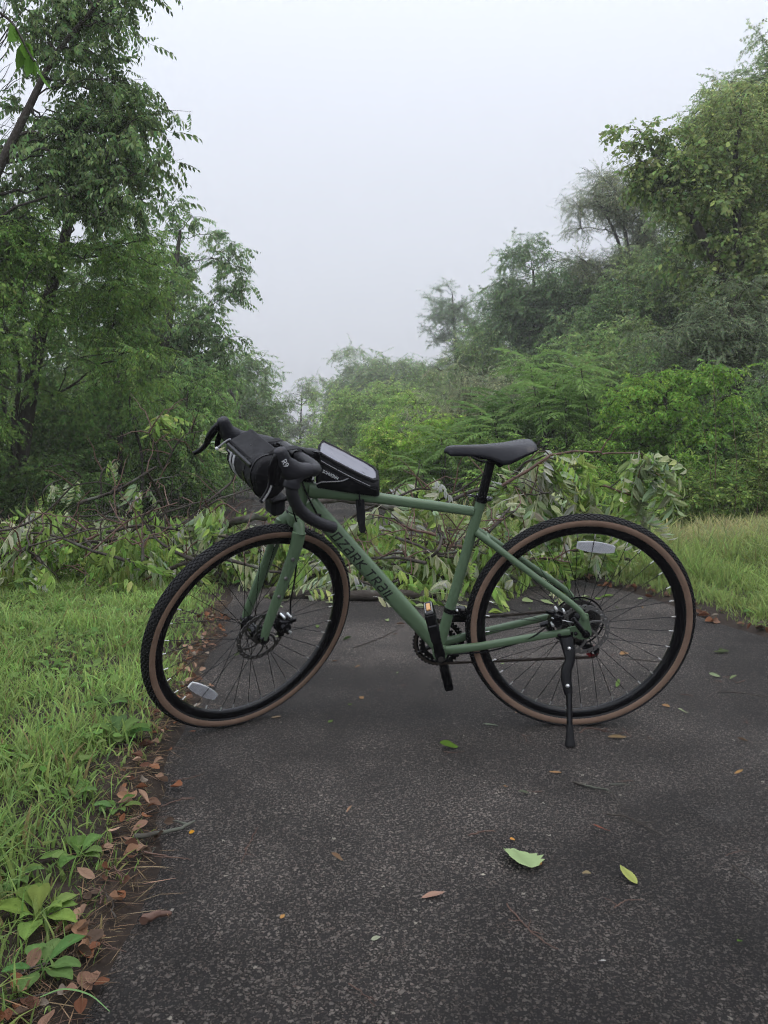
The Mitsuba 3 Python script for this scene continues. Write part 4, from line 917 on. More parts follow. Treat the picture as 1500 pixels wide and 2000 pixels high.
# low broad leaves between the blades, and the weeds of the bank
n = 16000
x, y, out = sow(n, -3.2, -.3, .6, 5.6, -1, r_, inset=.06)
keep = r_.random(len(x)) < np.clip(2.2 * (meshkit.noise(np.stack([x * 3.2, y * 3.2, 0 * x], -1), 41) - .40), 0, 1)
x, y = x[keep], y[keep]; n = len(x)
ph = r_.random(n) * 6.28
v, f, c = plant([single(.75)], np.stack([x, y, height(x, y) + r_.uniform(.01, .05, n)], 1), np.stack([np.cos(ph), np.sin(ph), r_.uniform(-.1, .7, n)], 1), r_.uniform(.014, .044, n), np.tile([.19, .30, .09], (n, 1)), r_, up_noise=.25)
obj('clover', (v, f), 'm_leaf', color=c); tag('clover', 'small round clover leaves low among the grass on the left', 'clover', kind='stuff')
n = 420
y = r_.uniform(8.8, 12.2, n); x = r_.uniform(1.8, 6.4, n)
keep = (x - x_right(y) > 1.4 + (11 - y) * .3) & (x < .55 * y + .6); x, y = x[keep], y[keep]
hh = r_.random(len(x)) ** 1.2 * np.clip((x - x_right(y) - .8) * .5, .1, .75) * (.5 + meshkit.noise(np.stack([x * 1.7, y * 1.7, 0 * x], -1), 51))
clusters('undergrowth', np.stack([x, y, height(x, y) + hh], 1), r_, ELM, .20, np.array([.20, .29, .085]), 7, .22, 0., variants=5, tones=[(1, 1, 1), (.75, .8, .75), (1.2, 1.15, 1), (1, .9, 1), (.85, 1, .7)])
tag('undergrowth', 'tangled green weeds along the foot of the bank on the right', 'weeds', kind='stuff')

# ---- broad-leaved weeds, each leaf a part
def weed(label, x, y, n, L0, seed, group=None, col=(.135, .225, .070), up=.55):
    r = np.random.default_rng(seed)
    k = name('plantain'); tag(k, label, 'weed', group)
    z = float(height(x, y)); L = L0 * .82
    for i in range(n):
        a = i * 2.4 + r.uniform(-.3, .3); el = r.uniform(.35, 1.0) * up + .15
        l = L * r.uniform(.7, 1.15); w = l * r.uniform(.30, .46)
        t = np.linspace(0, 1, 9)
        half_ = w / 2 * np.where(t < .25, .10 + .1 * t, np.sin(np.pi * np.clip((t - .2) / .8, 0, 1)) ** .75)
        half_[-1] = .001
        d = np.array([math.cos(a), math.sin(a), 0]); s_ = np.array([-math.sin(a), math.cos(a), 0])
        cx = l * (t * math.cos(el)); cz = l * (t * math.sin(el) - .45 * t ** 2.2 * math.sin(el) - .10 * t ** 2)
        rows = []
        for u in (-1, -.5, 0, .5, 1):
            wave = .05 * w * np.sin(t * 13 + i + u * 2) * abs(u)
            rows.append(np.array([x, y, z + .008]) + cx[:, None] * d + (u * half_)[:, None] * s_ + (cz + .14 * half_ * abs(u) * 2 + wave)[:, None] * [0, 0, 1])
        rows = np.array(rows); m_, n_ = 5, 9
        ii, jj = np.meshgrid(np.arange(4), np.arange(8), indexing='ij')
        q = np.stack([ii * 9 + jj, (ii + 1) * 9 + jj, (ii + 1) * 9 + jj + 1, ii * 9 + jj + 1], -1).reshape(-1, 4)
        v = rows.reshape(-1, 3); v[:, 2] = np.maximum(v[:, 2], height(v[:, 0], v[:, 1]) + .004)
        c = np.tile(np.asarray(col) * r.uniform(.75, 1.25) * (1 + r.normal(0, .06, 3)), (len(v), 1))
        mid_ = np.zeros(len(v)); c[18:27] *= 1.25   # the midrib is paler
        obj(k + '__leaf', (v, np.vstack([q[:, [0, 1, 2]], q[:, [0, 2, 3]]])), 'm_leaf', smooth=True, color=c)


weed('largest broad-leaved weed at the edge of the grass, in front of the front wheel', -.78, 2.22, 9, .145, 400, up=.8)
weed('broad-leaved weed beside the front tyre, just behind the largest one', -.92, 2.52, 8, .12, 401)
weed('bright broad-leaved weed at the lower left edge of the picture', -.60, 1.30, 9, .115, 402, col=(.165, .262, .062), up=.9)
weed('broad-leaved weed behind the bright one at the left edge', -.62, 1.52, 7, .10, 403)
weed('long-leaved weed at the bottom left corner above the brown leaves', -.54, 1.17, 7, .11, 404, up=.5)
weed('low weed at the left edge, level with the front tyre', -1.06, 2.0, 7, .12, 405, col=(.19, .30, .07))
weed('weed with upright leaves in the grass left of the front wheel', -1.30, 2.95, 6, .12, 406, up=1.1)
for i, (x, y) in enumerate([(-1.5, 3.6), (-1.15, 3.5), (-2.0, 4.4), (-1.5, 4.5), (-.62, 1.75), (-.75, 1.8), (-.80, 1.62), (-.95, 2.25), (-1.2, 2.6), (-.70, 1.42), (-1.45, 3.1), (-1.9, 3.7), (-1.02, 2.8)]):
    weed('small broad-leaved weed half hidden in the grass of the left verge', x, y, 6, .085, 410 + i, group='small weeds in the left verge')
for i, (x, y) in enumerate([(2.05, 4.2), (2.3, 4.7), (2.0, 5.2), (2.6, 5.4), (1.95, 3.85), (2.2, 4.35), (2.45, 5.0), (1.85, 5.6), (2.9, 6.2), (2.3, 6.0), (3.2, 7.0), (2.7, 7.4)]):
    weed('small broad-leaved weed at the edge of the right verge', x, y, 6, .11, 420 + i, group='small weeds in the right verge')

# ================================================================ litter: dry leaves, fresh leaves and twigs
def lying_leaf(x, y, L, w, ang, col, r, curl=.3, toothed=False, zoff=.0):
    """One leaf on the ground: its blade cups and twists, its tip and edges lift off."""
    t = np.linspace(0, 1, 12)
    half_ = w / 2 * np.sin(np.pi * np.clip(t, .02, 1) ** .85) ** .8
    half_[0], half_[-1] = w * .03, w * .01
    if toothed:
        half_ = half_ * (1 + .12 * np.where(np.arange(12) % 2, 1, -1))
    us = np.array([-1, -.55, 0, .55, 1])
    tw, c1, c2 = r.normal(0, .4) * curl, r.uniform(.3, 1.6) * curl, r.normal(0, .6) * curl
    rows = []
    for u in us:
        px = (t - .5) * L; pyy = u * half_ + .12 * L * c2 * (t - .5) ** 2
        pz = c1 * (u * half_) ** 2 / max(w, 1e-3) * 2.2 + tw * (t - .5) * u * half_ + .35 * curl * L * (t - .45) ** 2 + .006 * L * np.sin(t * 9 + u * 3)
        rows.append(np.stack([px, pyy, pz], 1))
    v = np.array(rows).reshape(-1, 3)
    tp, tr2 = r.normal(0, .55) * curl, r.normal(0, .65) * curl      # leaning on what lies under it
    v = v @ np.array([[math.cos(tp), 0, math.sin(tp)], [0, 1, 0], [-math.sin(tp), 0, math.cos(tp)]]) @ np.array([[1, 0, 0], [0, math.cos(tr2), math.sin(tr2)], [0, -math.sin(tr2), math.cos(tr2)]])
    ca, sa = math.cos(ang), math.sin(ang)
    v = v @ np.array([[ca, sa, 0], [-sa, ca, 0], [0, 0, 1]])
    on = (x > x_left(y)) & (x < x_right(y))
    z = (.0075 if on else float(height(x, y)) + .006) + zoff
    v = v - [0, 0, v[:, 2].min()] + [x, y, z]
    ii, jj = np.meshgrid(np.arange(4), np.arange(11), indexing='ij')
    q = np.stack([ii * 12 + jj, (ii + 1) * 12 + jj, (ii + 1) * 12 + jj + 1, ii * 12 + jj + 1], -1).reshape(-1, 4)
    c = np.tile(np.asarray(col), (60, 1)); c[24:36] *= .8
    return v, np.vstack([q[:, [0, 1, 2]], q[:, [0, 2, 3]]]), np.clip(c, .005, .8)


BROWNS = [(.24, .20, .16), (.085, .060, .045), (.20, .088, .048), (.26, .125, .070), (.155, .070, .042), (.30, .175, .110), (.20, .120, .085), (.115, .060, .042), (.33, .215, .150)]
r_ = np.random.default_rng(500)
nd = 0
while nd < 235:
    y = .95 + 3.4 * r_.random() ** 1.5
    off = r_.normal(-.035, .040)
    x = float(x_left(y)) + off
    L = r_.uniform(.017, .044)
    v, f, c = lying_leaf(x, y, L, L * r_.uniform(.45, .72), r_.uniform(0, 6.28), np.array(BROWNS[r_.integers(0, len(BROWNS))]) * r_.uniform(.75, 1.2), r_, curl=r_.uniform(.3, 1.1), zoff=r_.uniform(0, .008))
    k = obj('dry_leaf', (v, f), 'm_litter', smooth=True, color=c)
    tag(k, 'curled brown dry leaf in the litter along the left edge of the path', 'leaf', 'dry brown leaves along the left path edge')
    nd += 1
for i in range(60):
    y = r_.uniform(3.3, 6.2); x = float(x_right(y)) + r_.normal(.0, .05)
    L = r_.uniform(.04, .08)
    v, f, c = lying_leaf(x, y, L, L * .5, r_.uniform(0, 6.28), np.array(BROWNS[r_.integers(0, len(BROWNS))]), r_, curl=.8)
    tag(obj('dry_leaf', (v, f), 'm_litter', smooth=True, color=c), 'brown dry leaf along the far right edge of the path', 'leaf', 'dry brown leaves along the right path edge')
ONE = [('crumpled light green leaf, largest of the leaves on the path', .284, 1.546, .100, .080, 1.75, (.28, .37, .18), .22, True),
       ('oval yellow green leaf lying flat near the bottom right', .482, 1.478, .050, .026, 2.05, (.30, .33, .10), .22, False),
       ('reddish brown leaf right of the large green leaf', .485, 1.679, .042, .017, .1, (.24, .075, .045), .5, False),
       ('pinkish tan leaf, lowest of the large leaves on the path', .093, 1.411, .046, .017, .15, (.32, .20, .15), .5, False),
       ('small orange leaf just above the large green leaf', .280, 1.636, .014, .011, .3, (.45, .22, .06), .3, False),
       ('small orange leaf touching the right side of the large green leaf', .318, 1.538, .018, .012, 1.8, (.45, .22, .07), .4, False),
       ('small tan leaf between the large green and the yellow green one', .404, 1.492, .020, .011, -.6, (.24, .19, .11), .5, False),
       ('dark green leaf with a long stalk below the crank', .188, 2.197, .064, .030, .25, (.085, .150, .026), .7, False),
       ('pale grey green blade of a leaf left of the kickstand', .337, 2.395, .050, .011, .2, (.20, .25, .17), .3, False),
       ('tan curled leaf under the rear tyre, right of the kickstand', .705, 2.287, .060, .014, .05, (.20, .14, .075), .7, False),
       ('dull olive leaf in the middle of the path below the crank', .349, 1.887, .028, .014, -.4, (.085, .095, .065), .3, False),
       ('tiny orange leaf beside the dull olive one', .310, 1.921, .012, .008, 0., (.42, .21, .07), .3, False),
       ('pale leaf fragment near the bottom centre of the path', -.014, 1.28, .018, .011, .3, (.26, .28, .20), .3, False),
       ('small orange leaf left of the bottom centre', -.183, 1.346, .012, .008, 1., (.42, .23, .08), .3, False),
       ('small bright orange leaf near the left path edge', -.427, 1.669, .013, .009, .2, (.50, .25, .03), .3, False),
       ('pinkish leaf right of the left path edge, under the front wheel', -.082, 1.78, .020, .008, .7, (.32, .19, .12), .4, False),
       ('tan shred of leaf in the lower left of the path', -.097, 1.548, .030, .010, -.3, (.20, .13, .08), .6, False),
       ('pale green leaf right of the rear tyre', .993, 2.519, .042, .014, .1, (.27, .31, .17), .4, False),
       ('tan sliver of leaf right of the kickstand, nearer the camera', .458, 2.015, .036, .009, .1, (.30, .17, .08), .4, False),
       ('orange tan leaf at the right edge in front of the rear tyre', .945, 2.008, .026, .010, .1, (.35, .20, .08), .4, False),
       ('light green leaf at the right edge behind the rear wheel', 1.507, 3.388, .085, .040, .2, (.26, .32, .17), .8, False),
       ('second light green leaf right of the rear wheel, nearer the wheel', 1.30, 2.986, .05, .018, .0, (.22, .28, .15), .5, False),
       ('tan leaf at the right edge, lower than the green ones', 1.075, 2.265, .034, .012, -.7, (.24, .16, .10), .6, False),
       ('grey green folded leaf beside the front tyre on the left', -.665, 2.415, .042, .030, 1.2, (.19, .26, .20), .7, False),
       ('pale leaf on the asphalt just behind the front tyre', -.353, 2.481, .034, .016, .2, (.36, .26, .17), .4, False),
       ('green leaf in the middle of the path between the wheels', -.177, 3.661, .052, .030, .4, (.085, .135, .05), .5, False),
       ('orange leaf just right of the front tyre', -.207, 3.231, .030, .013, .1, (.34, .18, .08), .4, False),
       ('yellow green leaf behind the crank', .41, 4.361, .07, .035, .1, (.20, .25, .05), .6, False),
       ('light green leaf behind the left edge of the rear tyre', .639, 4.361, .085, .040, .1, (.20, .27, .06), .6, False),
       ('tiny bright green leaf at the lower right', .607, 1.271, .012, .009, .5, (.10, .22, .03), .3, False),
       ('whitish leaf fragment near the bottom right', .357, 1.217, .014, .008, -.6, (.45, .45, .43), .4, False)]
for lab, x, y, L, w, a, col, cu, th in ONE:
    v, f, c = lying_leaf(x, y, L, w, a, col, np.random.default_rng(int(abs(x) * 1000) + int(y * 100)), cu, th)
    tag(obj('fallen_leaf', (v, f), 'm_litter', smooth=True, color=c), lab, 'leaf')
for i in range(46):
    y = 2.4 + 2.6 * r_.random(); x = r_.uniform(float(x_left(y)) + .15, min(float(x_right(y)) - .05, .55 * y))
    L = r_.uniform(.015, .05)
    v, f, c = lying_leaf(x, y, L, L * r_.uniform(.3, .55), r_.uniform(0, 6.28), [(.22, .28, .13), (.30, .18, .09), (.26, .17, .12), (.11, .17, .05)][r_.integers(0, 4)], r_, .5)
    tag(obj('fallen_leaf', (v, f), 'm_litter', smooth=True, color=c), 'small scattered leaf on the asphalt around and behind the bike', 'leaf', 'small leaves scattered on the path')
for i in range(40):
    y = 4.5 + .5 * r_.random(); x = r_.uniform(-.8, 1.5)
    L = r_.uniform(.05, .10)
    v, f, c = lying_leaf(x, y, L, L * r_.uniform(.35, .5), r_.uniform(0, 6.28), [(.22, .28, .13), (.11, .18, .04), (.26, .31, .17)][r_.integers(0, 3)], r_, .6)
    tag(obj('fallen_leaf', (v, f), 'm_litter', smooth=True, color=c), 'loose green leaf on the asphalt at the foot of the fallen branches', 'leaf', 'loose green leaves at the foot of the pile')


def twig(label, pts, rad, seed, group=None, side=1, bsdf='m_bark', lift=.004):
    r = np.random.default_rng(seed)
    p = np.array([(x, y, rad + .0075 + lift * math.sin(i * 1.7 + seed)) if x_left(y) < x < x_right(y) else (x, y, float(height(x, y)) + rad + .012) for i, (x, y) in enumerate(pts)])
    q = spline(p, 6); q[:, :2] += r.normal(0, .0015, (len(q), 2))
    ms = [sweep(q, np.linspace(rad, rad * .45, len(q)), n=6, up=(0, 0, 1))]
    for j in range(side):
        i = r.integers(2, len(q) - 2); d = unit(np.append(r.normal(0, 1, 2), .1)) * r.uniform(.015, .045)
        ms.append(limb(q[i], q[i] + d, rad * .6, rad * .3, r, .02, 4, .1, 5))
    tag(obj('twig', cat(ms), bsdf, smooth=60), label, 'twig', group)


twig('dark twig with a bent end in the middle right of the path', [(.49, 1.951), (.53, 1.915), (.563, 1.881), (.567, 1.802)], .0030, 601)
twig('short straight twig beside the bent one', [(.582, 1.937), (.61, 1.928), (.635, 1.915)], .0022, 602, side=0)
twig('long dark twig below the bent one', [(.523, 1.761), (.56, 1.735), (.591, 1.701), (.62, 1.648)], .0022, 603)
twig('thin reddish twig left of the large green leaf', [(.189, 1.648), (.22, 1.668), (.25, 1.682)], .0020, 604, bsdf='m_twig', side=0)
twig('reddish forked twig near the bottom right', [(.225, 1.38), (.246, 1.327), (.268, 1.285), (.29, 1.243)], .0016, 605, bsdf='m_twig', side=4)
twig('dark twig at the right edge of the lower path', [(.707, 1.522), (.72, 1.48), (.727, 1.436)], .0017, 606, side=0)
twig('thin twig near the bottom centre', [(-.04, 1.17), (-.02, 1.215), (.004, 1.254)], .0012, 607, side=1)
twig('curling brown vine under the rear tyre right of the kickstand', [(.600, 2.33), (.628, 2.355), (.655, 2.325), (.685, 2.35), (.715, 2.335), (.735, 2.30), (.738, 2.26)], .0022, 608, bsdf='m_twig', side=4, lift=.012)
twig('long thin twig at the right edge behind the rear wheel', [(1.218, 2.774), (1.29, 2.74), (1.364, 2.692)], .0022, 609, side=2)
twig('straight brown stick lying behind the rear hub', [(.95, 4.282), (1.08, 4.25), (1.216, 4.206)], .0085, 610, side=0)
twig('second stick just above the straight one behind the rear hub', [(1.01, 4.40), (1.10, 4.36), (1.16, 4.33)], .006, 611, side=1)
twig('curved twig on the asphalt between the wheels', [(-.14, 3.468), (-.02, 3.70), (.107, 3.994)], .0025, 612, side=3)
twig('thin twig seen through the rear wheel', [(1.049, 3.276), (1.15, 3.24), (1.246, 3.187)], .0022, 613, side=2)
twig('fine twig in the lower left of the path', [(-.284, 1.701), (-.292, 1.61), (-.291, 1.522)], .0014, 614, bsdf='m_twig', side=2)
twig('thick brown stick in the litter at the left path edge', [(-.53, 1.60), (-.47, 1.66), (-.43, 1.71)], .006, 615, side=1)
twig('pale rounded chunk of bark at the left path edge', [(-.425, 1.32), (-.405, 1.333), (-.385, 1.345)], .0085, 616, side=0, bsdf='m_twig')
for i in range(34):
    y = 1.0 + 3.0 * r_.random() ** 1.4; x = float(x_left(y)) + r_.normal(-.04, .04); a = r_.uniform(0, 6.28); L = r_.uniform(.03, .10)
    twig('thin dry stem in the litter along the left path edge', [(x, y), (x + L * .5 * math.cos(a), y + L * .5 * math.sin(a) + .006), (x + L * math.cos(a), y + L * math.sin(a))], r_.uniform(.0010, .0022), 620 + i, 'dry stems along the left path edge', side=r_.integers(0, 2), bsdf='m_twig' if i % 2 else 'm_bark')
for i in range(22):
    y = 1.1 + 3.4 * r_.random(); x = r_.uniform(float(x_left(y)) + .1, min(float(x_right(y)), .5 * y)); a = r_.uniform(0, 6.28); L = r_.uniform(.02, .08)
    twig('tiny twig scattered on the asphalt', [(x, y), (x + L * .5 * math.cos(a), y + L * .5 * math.sin(a) + .004), (x + L * math.cos(a), y + L * math.sin(a))], r_.uniform(.0008, .0016), 660 + i, 'tiny twigs scattered on the path', side=1, bsdf='m_twig')
# fine dead grass in the strip between grass and asphalt
n = 3200
y = .7 + 4.0 * r_.random(n) ** 1.3; x = x_left(y) + r_.normal(-.045, .034, n)
ph = r_.random(n) * 6.28; L = r_.uniform(.02, .09, n)
v, f, c = plant([single(.022)], np.stack([x, y, np.where(x > x_left(y), .006, height(x, y)) + r_.uniform(.002, .014, n)], 1), np.stack([np.cos(ph), np.sin(ph), r_.normal(0, .10, n)], 1), L, np.tile([.17, .12, .075], (n, 1)) * r_.uniform(.2, 1.8, (n, 1)), r_)
obj('dead_grass', (v, f), 'm_litter', color=c); tag('dead_grass', 'fine dead stems matted along the left path edge', 'dead grass', kind='stuff')
# one long fresh blade across the bottom left corner
x, y = np.array([-.50]), np.array([1.05])
p = spline([(-.50, 1.08, .045), (-.47, 1.09, .050), (-.43, 1.085, .045), (-.395, 1.07, .030)], 5)
tag(obj('grass_blade', sweep(p, np.interp(np.linspace(0, 1, 16), [0, .3, 1], [.0025, .0042, .0006]), .0004, n=6, up=(0, .3, 1)), 'm_blade', smooth=60), 'long single grass blade reaching over the litter at the bottom left corner', 'grass')

scene['haze'] = {'type': 'cube', 'to_world': T().translate(HAZE_BOX[0]).scale(HAZE_BOX[1]), 'bsdf': {'type': 'null'}, 'interior': {'type': 'ref', 'id': 'air'}}
tag('haze', 'thin mist filling the valley', kind='stuff')
# ================================================================ the bicycle
# bicycle coordinates: x forward along the wheelbase, y to the rider's left, z up in the plane of the frame; the rear tyre touches the ground at the origin
WHEEL_R, WB, LEAN, YAW = 0.352, 1.0076, 0.23, 0.0044
_F = np.array([-math.cos(YAW), math.sin(YAW), 0]); _L0 = np.array([-math.sin(YAW), -math.cos(YAW), 0])
_U = np.array([0, 0, math.cos(LEAN)]) + math.sin(LEAN) * _L0
_L = math.cos(LEAN) * _L0 - np.array([0, 0, math.sin(LEAN)])
BIKE = np.eye(4); BIKE[:3, 0], BIKE[:3, 1], BIKE[:3, 2], BIKE[:3, 3] = _F, _L, _U, [0.6016, 2.418, 0.0015]
HEAD = math.radians(70.5)
_S = np.array([-math.cos(HEAD), 0, math.sin(HEAD)])
_A = np.array([WB, 0, WHEEL_R]) - 0.05 * np.array([math.sin(HEAD), 0, math.cos(HEAD)])
TURN = 0.70
_R = trimesh.transformations.rotation_matrix(TURN, _S, _A)
BT, ST = T(BIKE), T(BIKE @ _R)
B = 'gravel_bicycle'
tag(B, 'green gravel bicycle with tan-wall tyres leaning on its kickstand across the asphalt path', 'bicycle')


def part(key, mesh, bsdf, smooth=30, st=False, label=None, kind=None):
    k = obj(f'{B}__{key}', mesh, bsdf, smooth=smooth, to_world=ST if st else BT)
    if label or kind:
        tag(k, label, kind=kind)
    return k


Y_UP = (0, 1, 0)
BB = np.array([0.430, 0, 0.268])
# ---- frame
part('seat_tube', sweep([BB + [0, 0, 0.01], [0.3155, 0, 0.747]], [0.0165, 0.0150], n=28, up=Y_UP), 'm_paint')
tt = spline([[0.338, 0, 0.711], [0.45, 0, 0.7275], [0.62, 0, 0.752], [0.74, 0, 0.769], [0.818, 0, 0.777]], 6)
tw = np.interp(tt[:, 0], [0.338, 0.62, 0.82], [0.0128, 0.0145, 0.022])
part('top_tube', sweep(tt, tw * 1.08, tw, n=32, up=Y_UP, expo=2.6), 'm_paint')
DT0, DT1 = np.array([0.822, 0, 0.738]), np.array([0.445, 0, 0.291])
dpts = np.linspace(DT0, DT1, 15); ds = np.linspace(0, 1, 15)
DT_TALL, DT_WIDE = np.interp(ds, [0, 0.1, 0.75, 1], [0.027, 0.0262, 0.0255, 0.020]), np.interp(ds, [0, 0.8, 1], [0.0215, 0.0225, 0.026])
part('down_tube', sweep(dpts, DT_TALL, DT_WIDE, n=40, up=Y_UP, expo=2.8), 'm_paint')
part('head_tube', sweep([[0.8615, 0, 0.7065], [0.8555, 0, 0.725], [0.838, 0, 0.782], [0.831, 0, 0.806]], [0.0265, 0.0235, 0.022, 0.0235], n=32, up=Y_UP), 'm_paint')
part('bottom_bracket', sweep([BB + [0, -0.037, 0], BB + [0, 0.037, 0]], 0.0225, n=28, up=(0, 0, 1)), 'm_paint')
for s in (1, -1):
    cs = spline([[0.41, 0.030 * s, 0.277], [0.30, 0.046 * s, 0.300], [0.16, 0.056 * s, 0.332], [0.045, 0.064 * s, 0.356]], 6)
    part('chainstay', sweep(cs, np.linspace(0.0135, 0.0105, len(cs)), np.linspace(0.0105, 0.008, len(cs)), n=20, up=Y_UP, expo=2.5), 'm_paint')
    ss = spline([[0.330, 0.016 * s, 0.653], [0.285, 0.030 * s, 0.621], [0.15, 0.055 * s, 0.522], [0.035, 0.066 * s, 0.437], [0.004, 0.067 * s, 0.398]], 6)
    part('seatstay', sweep(ss, np.linspace(0.0105, 0.0085, len(ss)), n=18, up=Y_UP), 'm_paint')
    dp = Polygon([(0.05, 0.366), (0.042, 0.347), (0.012, 0.334), (-0.010, 0.336), (-0.017, 0.352), (-0.008, 0.385), (-0.003, 0.410), (0.008, 0.412), (0.016, 0.392), (0.022, 0.372)]).buffer(0.003)
    v, f = extrude(dp, 0.007)
    part('dropout', (np.stack([v[:, 0], 0.0635 * s - 0.0035 + v[:, 2], v[:, 1]], 1), f[:, ::-1]), 'm_paint')
part('stay_bridge', cyl([0.292, -0.03, 0.628], [0.292, 0.03, 0.628], 0.007), 'm_paint')


# ---- the name on the down tube, flat print with strokes of one width
def strokes(word, h, w):
    """Letters of one stroke width: square capitals, with the low rounded 'a' of the print."""
    G = {'O': [[(0, 0), (.62, 0), (.78, 1), (.16, 1), (0, 0)]], 'Z': [[(.10, 1), (.80, 1), (0, 0), (.72, 0)]],
         'a': [[(.12, 1), (.62, 1), (.72, .86), (.60, 0), (.08, 0), (0, .12), (.05, .42), (.14, .52), (.66, .52)]],
         'R': [[(0, 0), (.14, 1), (.66, 1), (.74, .86), (.70, .60), (.60, .48), (.07, .48)], [(.30, .48), (.66, 0)]],
         'K': [[(0, 0), (.14, 1)], [(.76, 1), (.08, .50), (.68, 0)]], 'T': [[(.02, 1), (.78, 1)], [(.40, 1), (.28, 0)]],
         'I': [[(0, 0), (.14, 1)]], 'L': [[(.14, 1), (0, 0), (.62, 0)]], ' ': []}
    adv = {'I': .34, ' ': .42, 'L': .8}
    x, out = 0.0, []
    for ch in word:
        for st in G[ch]:
            out.append(LineString([((x + a) * h * 0.92, b * h) for a, b in st]).buffer(w / 2, cap_style=2, join_style=2))
        x += adv.get(ch, 1.06)
    return out, x * h * 0.92


def on_tube(polys, off):
    """Print lying on the left flank of the down tube: x runs down the tube, y up across it."""
    ax = unit(DT1 - DT0); across = np.array([-ax[2], 0, ax[0]]) * (-1)
    across = across if across[2] > 0 else -across
    L = np.linalg.norm(DT1 - DT0); ms = []
    for g in polys:
        g = shapely.segmentize(g, 0.004)
        v, f = extrude(g, 0.0004)
        v, f = trimesh.remesh.subdivide_to_size(v, f, 0.006)
        s = off + v[:, 0]; t = v[:, 1]
        tall, wide = np.interp(s / L, ds, DT_TALL), np.interp(s / L, ds, DT_WIDE)
        y = wide * (1 - np.clip(np.abs(t) / tall, 0, 0.999) ** 2.8) ** (1 / 2.8)
        ms.append((DT0 + s[:, None] * ax + t[:, None] * across + (y + v[:, 2] + 0.0002)[:, None] * [0, 1, 0], f))
    return cat(ms)


pl, wid = strokes('OZaRK TRaIL', 0.0262, 0.0042)
k = (0.268 / wid)
pl = [affinity.translate(affinity.scale(g, k, 1, origin=(0, 0)), 0, -0.0145) for g in pl]
part('down_tube__lettering', on_tube(pl, 0.118), 'm_decal', smooth=False, label='black lettering OZARK TRAIL along the down tube')
part('down_tube__cable', sweep(spline([[0.862, 0.022, 0.905], [0.845, 0.0255, 0.835], [0.824, 0.0245, 0.770], [0.799, 0.0215, 0.7145], [0.792, 0.015, 0.700]], 8), 0.0025, n=8, up=Y_UP), 'm_black')
part('down_tube__grommet', rbox([0.794, 0.0215, 0.7055], [0.02, 0.006, 0.009], 0.003), 'm_black')

# ---- seat clamp, seatpost, saddle
ax_st = unit(np.array([0.3155, 0, 0.747]) - BB)
top = np.array([0.3155, 0, 0.747])
ck = part('seat_clamp', sweep([top - 0.006 * ax_st, top + 0.012 * ax_st], 0.0185, n=24, up=Y_UP), 'm_gloss')
part('seat_clamp__lever', sweep(spline([top + [-0.020, -0.006, 0.004], top + [-0.028, 0, 0.004], top + [-0.022, 0.012, 0.003], top + [-0.012, 0.016, 0.003]], 5), 0.0052, n=8), 'm_gloss')
part('seat_clamp__bolt', ball(top + [0.0335, 0.003, 0.012], 0.006, 1), 'm_silver')
part('seat_clamp__loop', sweep(spline([top + [0.014, 0.010, 0.007], top + [0.032, 0.008, 0.015], top + [0.042, 0, 0.014], top + [0.030, -0.012, 0.010], top + [0.014, -0.014, 0.007]], 6), 0.0025, n=8), 'm_black')
part('seatpost', sweep([top + 0.005 * ax_st, [0.2925, 0, 0.860]], 0.0135, n=24, up=Y_UP), 'm_black')
part('seatpost__clamp', cat([sweep([[0.2945, -0.022, 0.874], [0.2945, 0.022, 0.874]], 0.0125, n=18, up=(0, 0, 1)), rbox([0.292, 0, 0.884], [0.034, 0.05, 0.018], 0.004), sweep([[0.268, -0.018, 0.858], [0.268, 0.018, 0.858]], 0.0105, n=16, up=(0, 0, 1)), rbox([0.279, 0, 0.862], [0.03, 0.03, 0.016], 0.004)]), 'm_black')


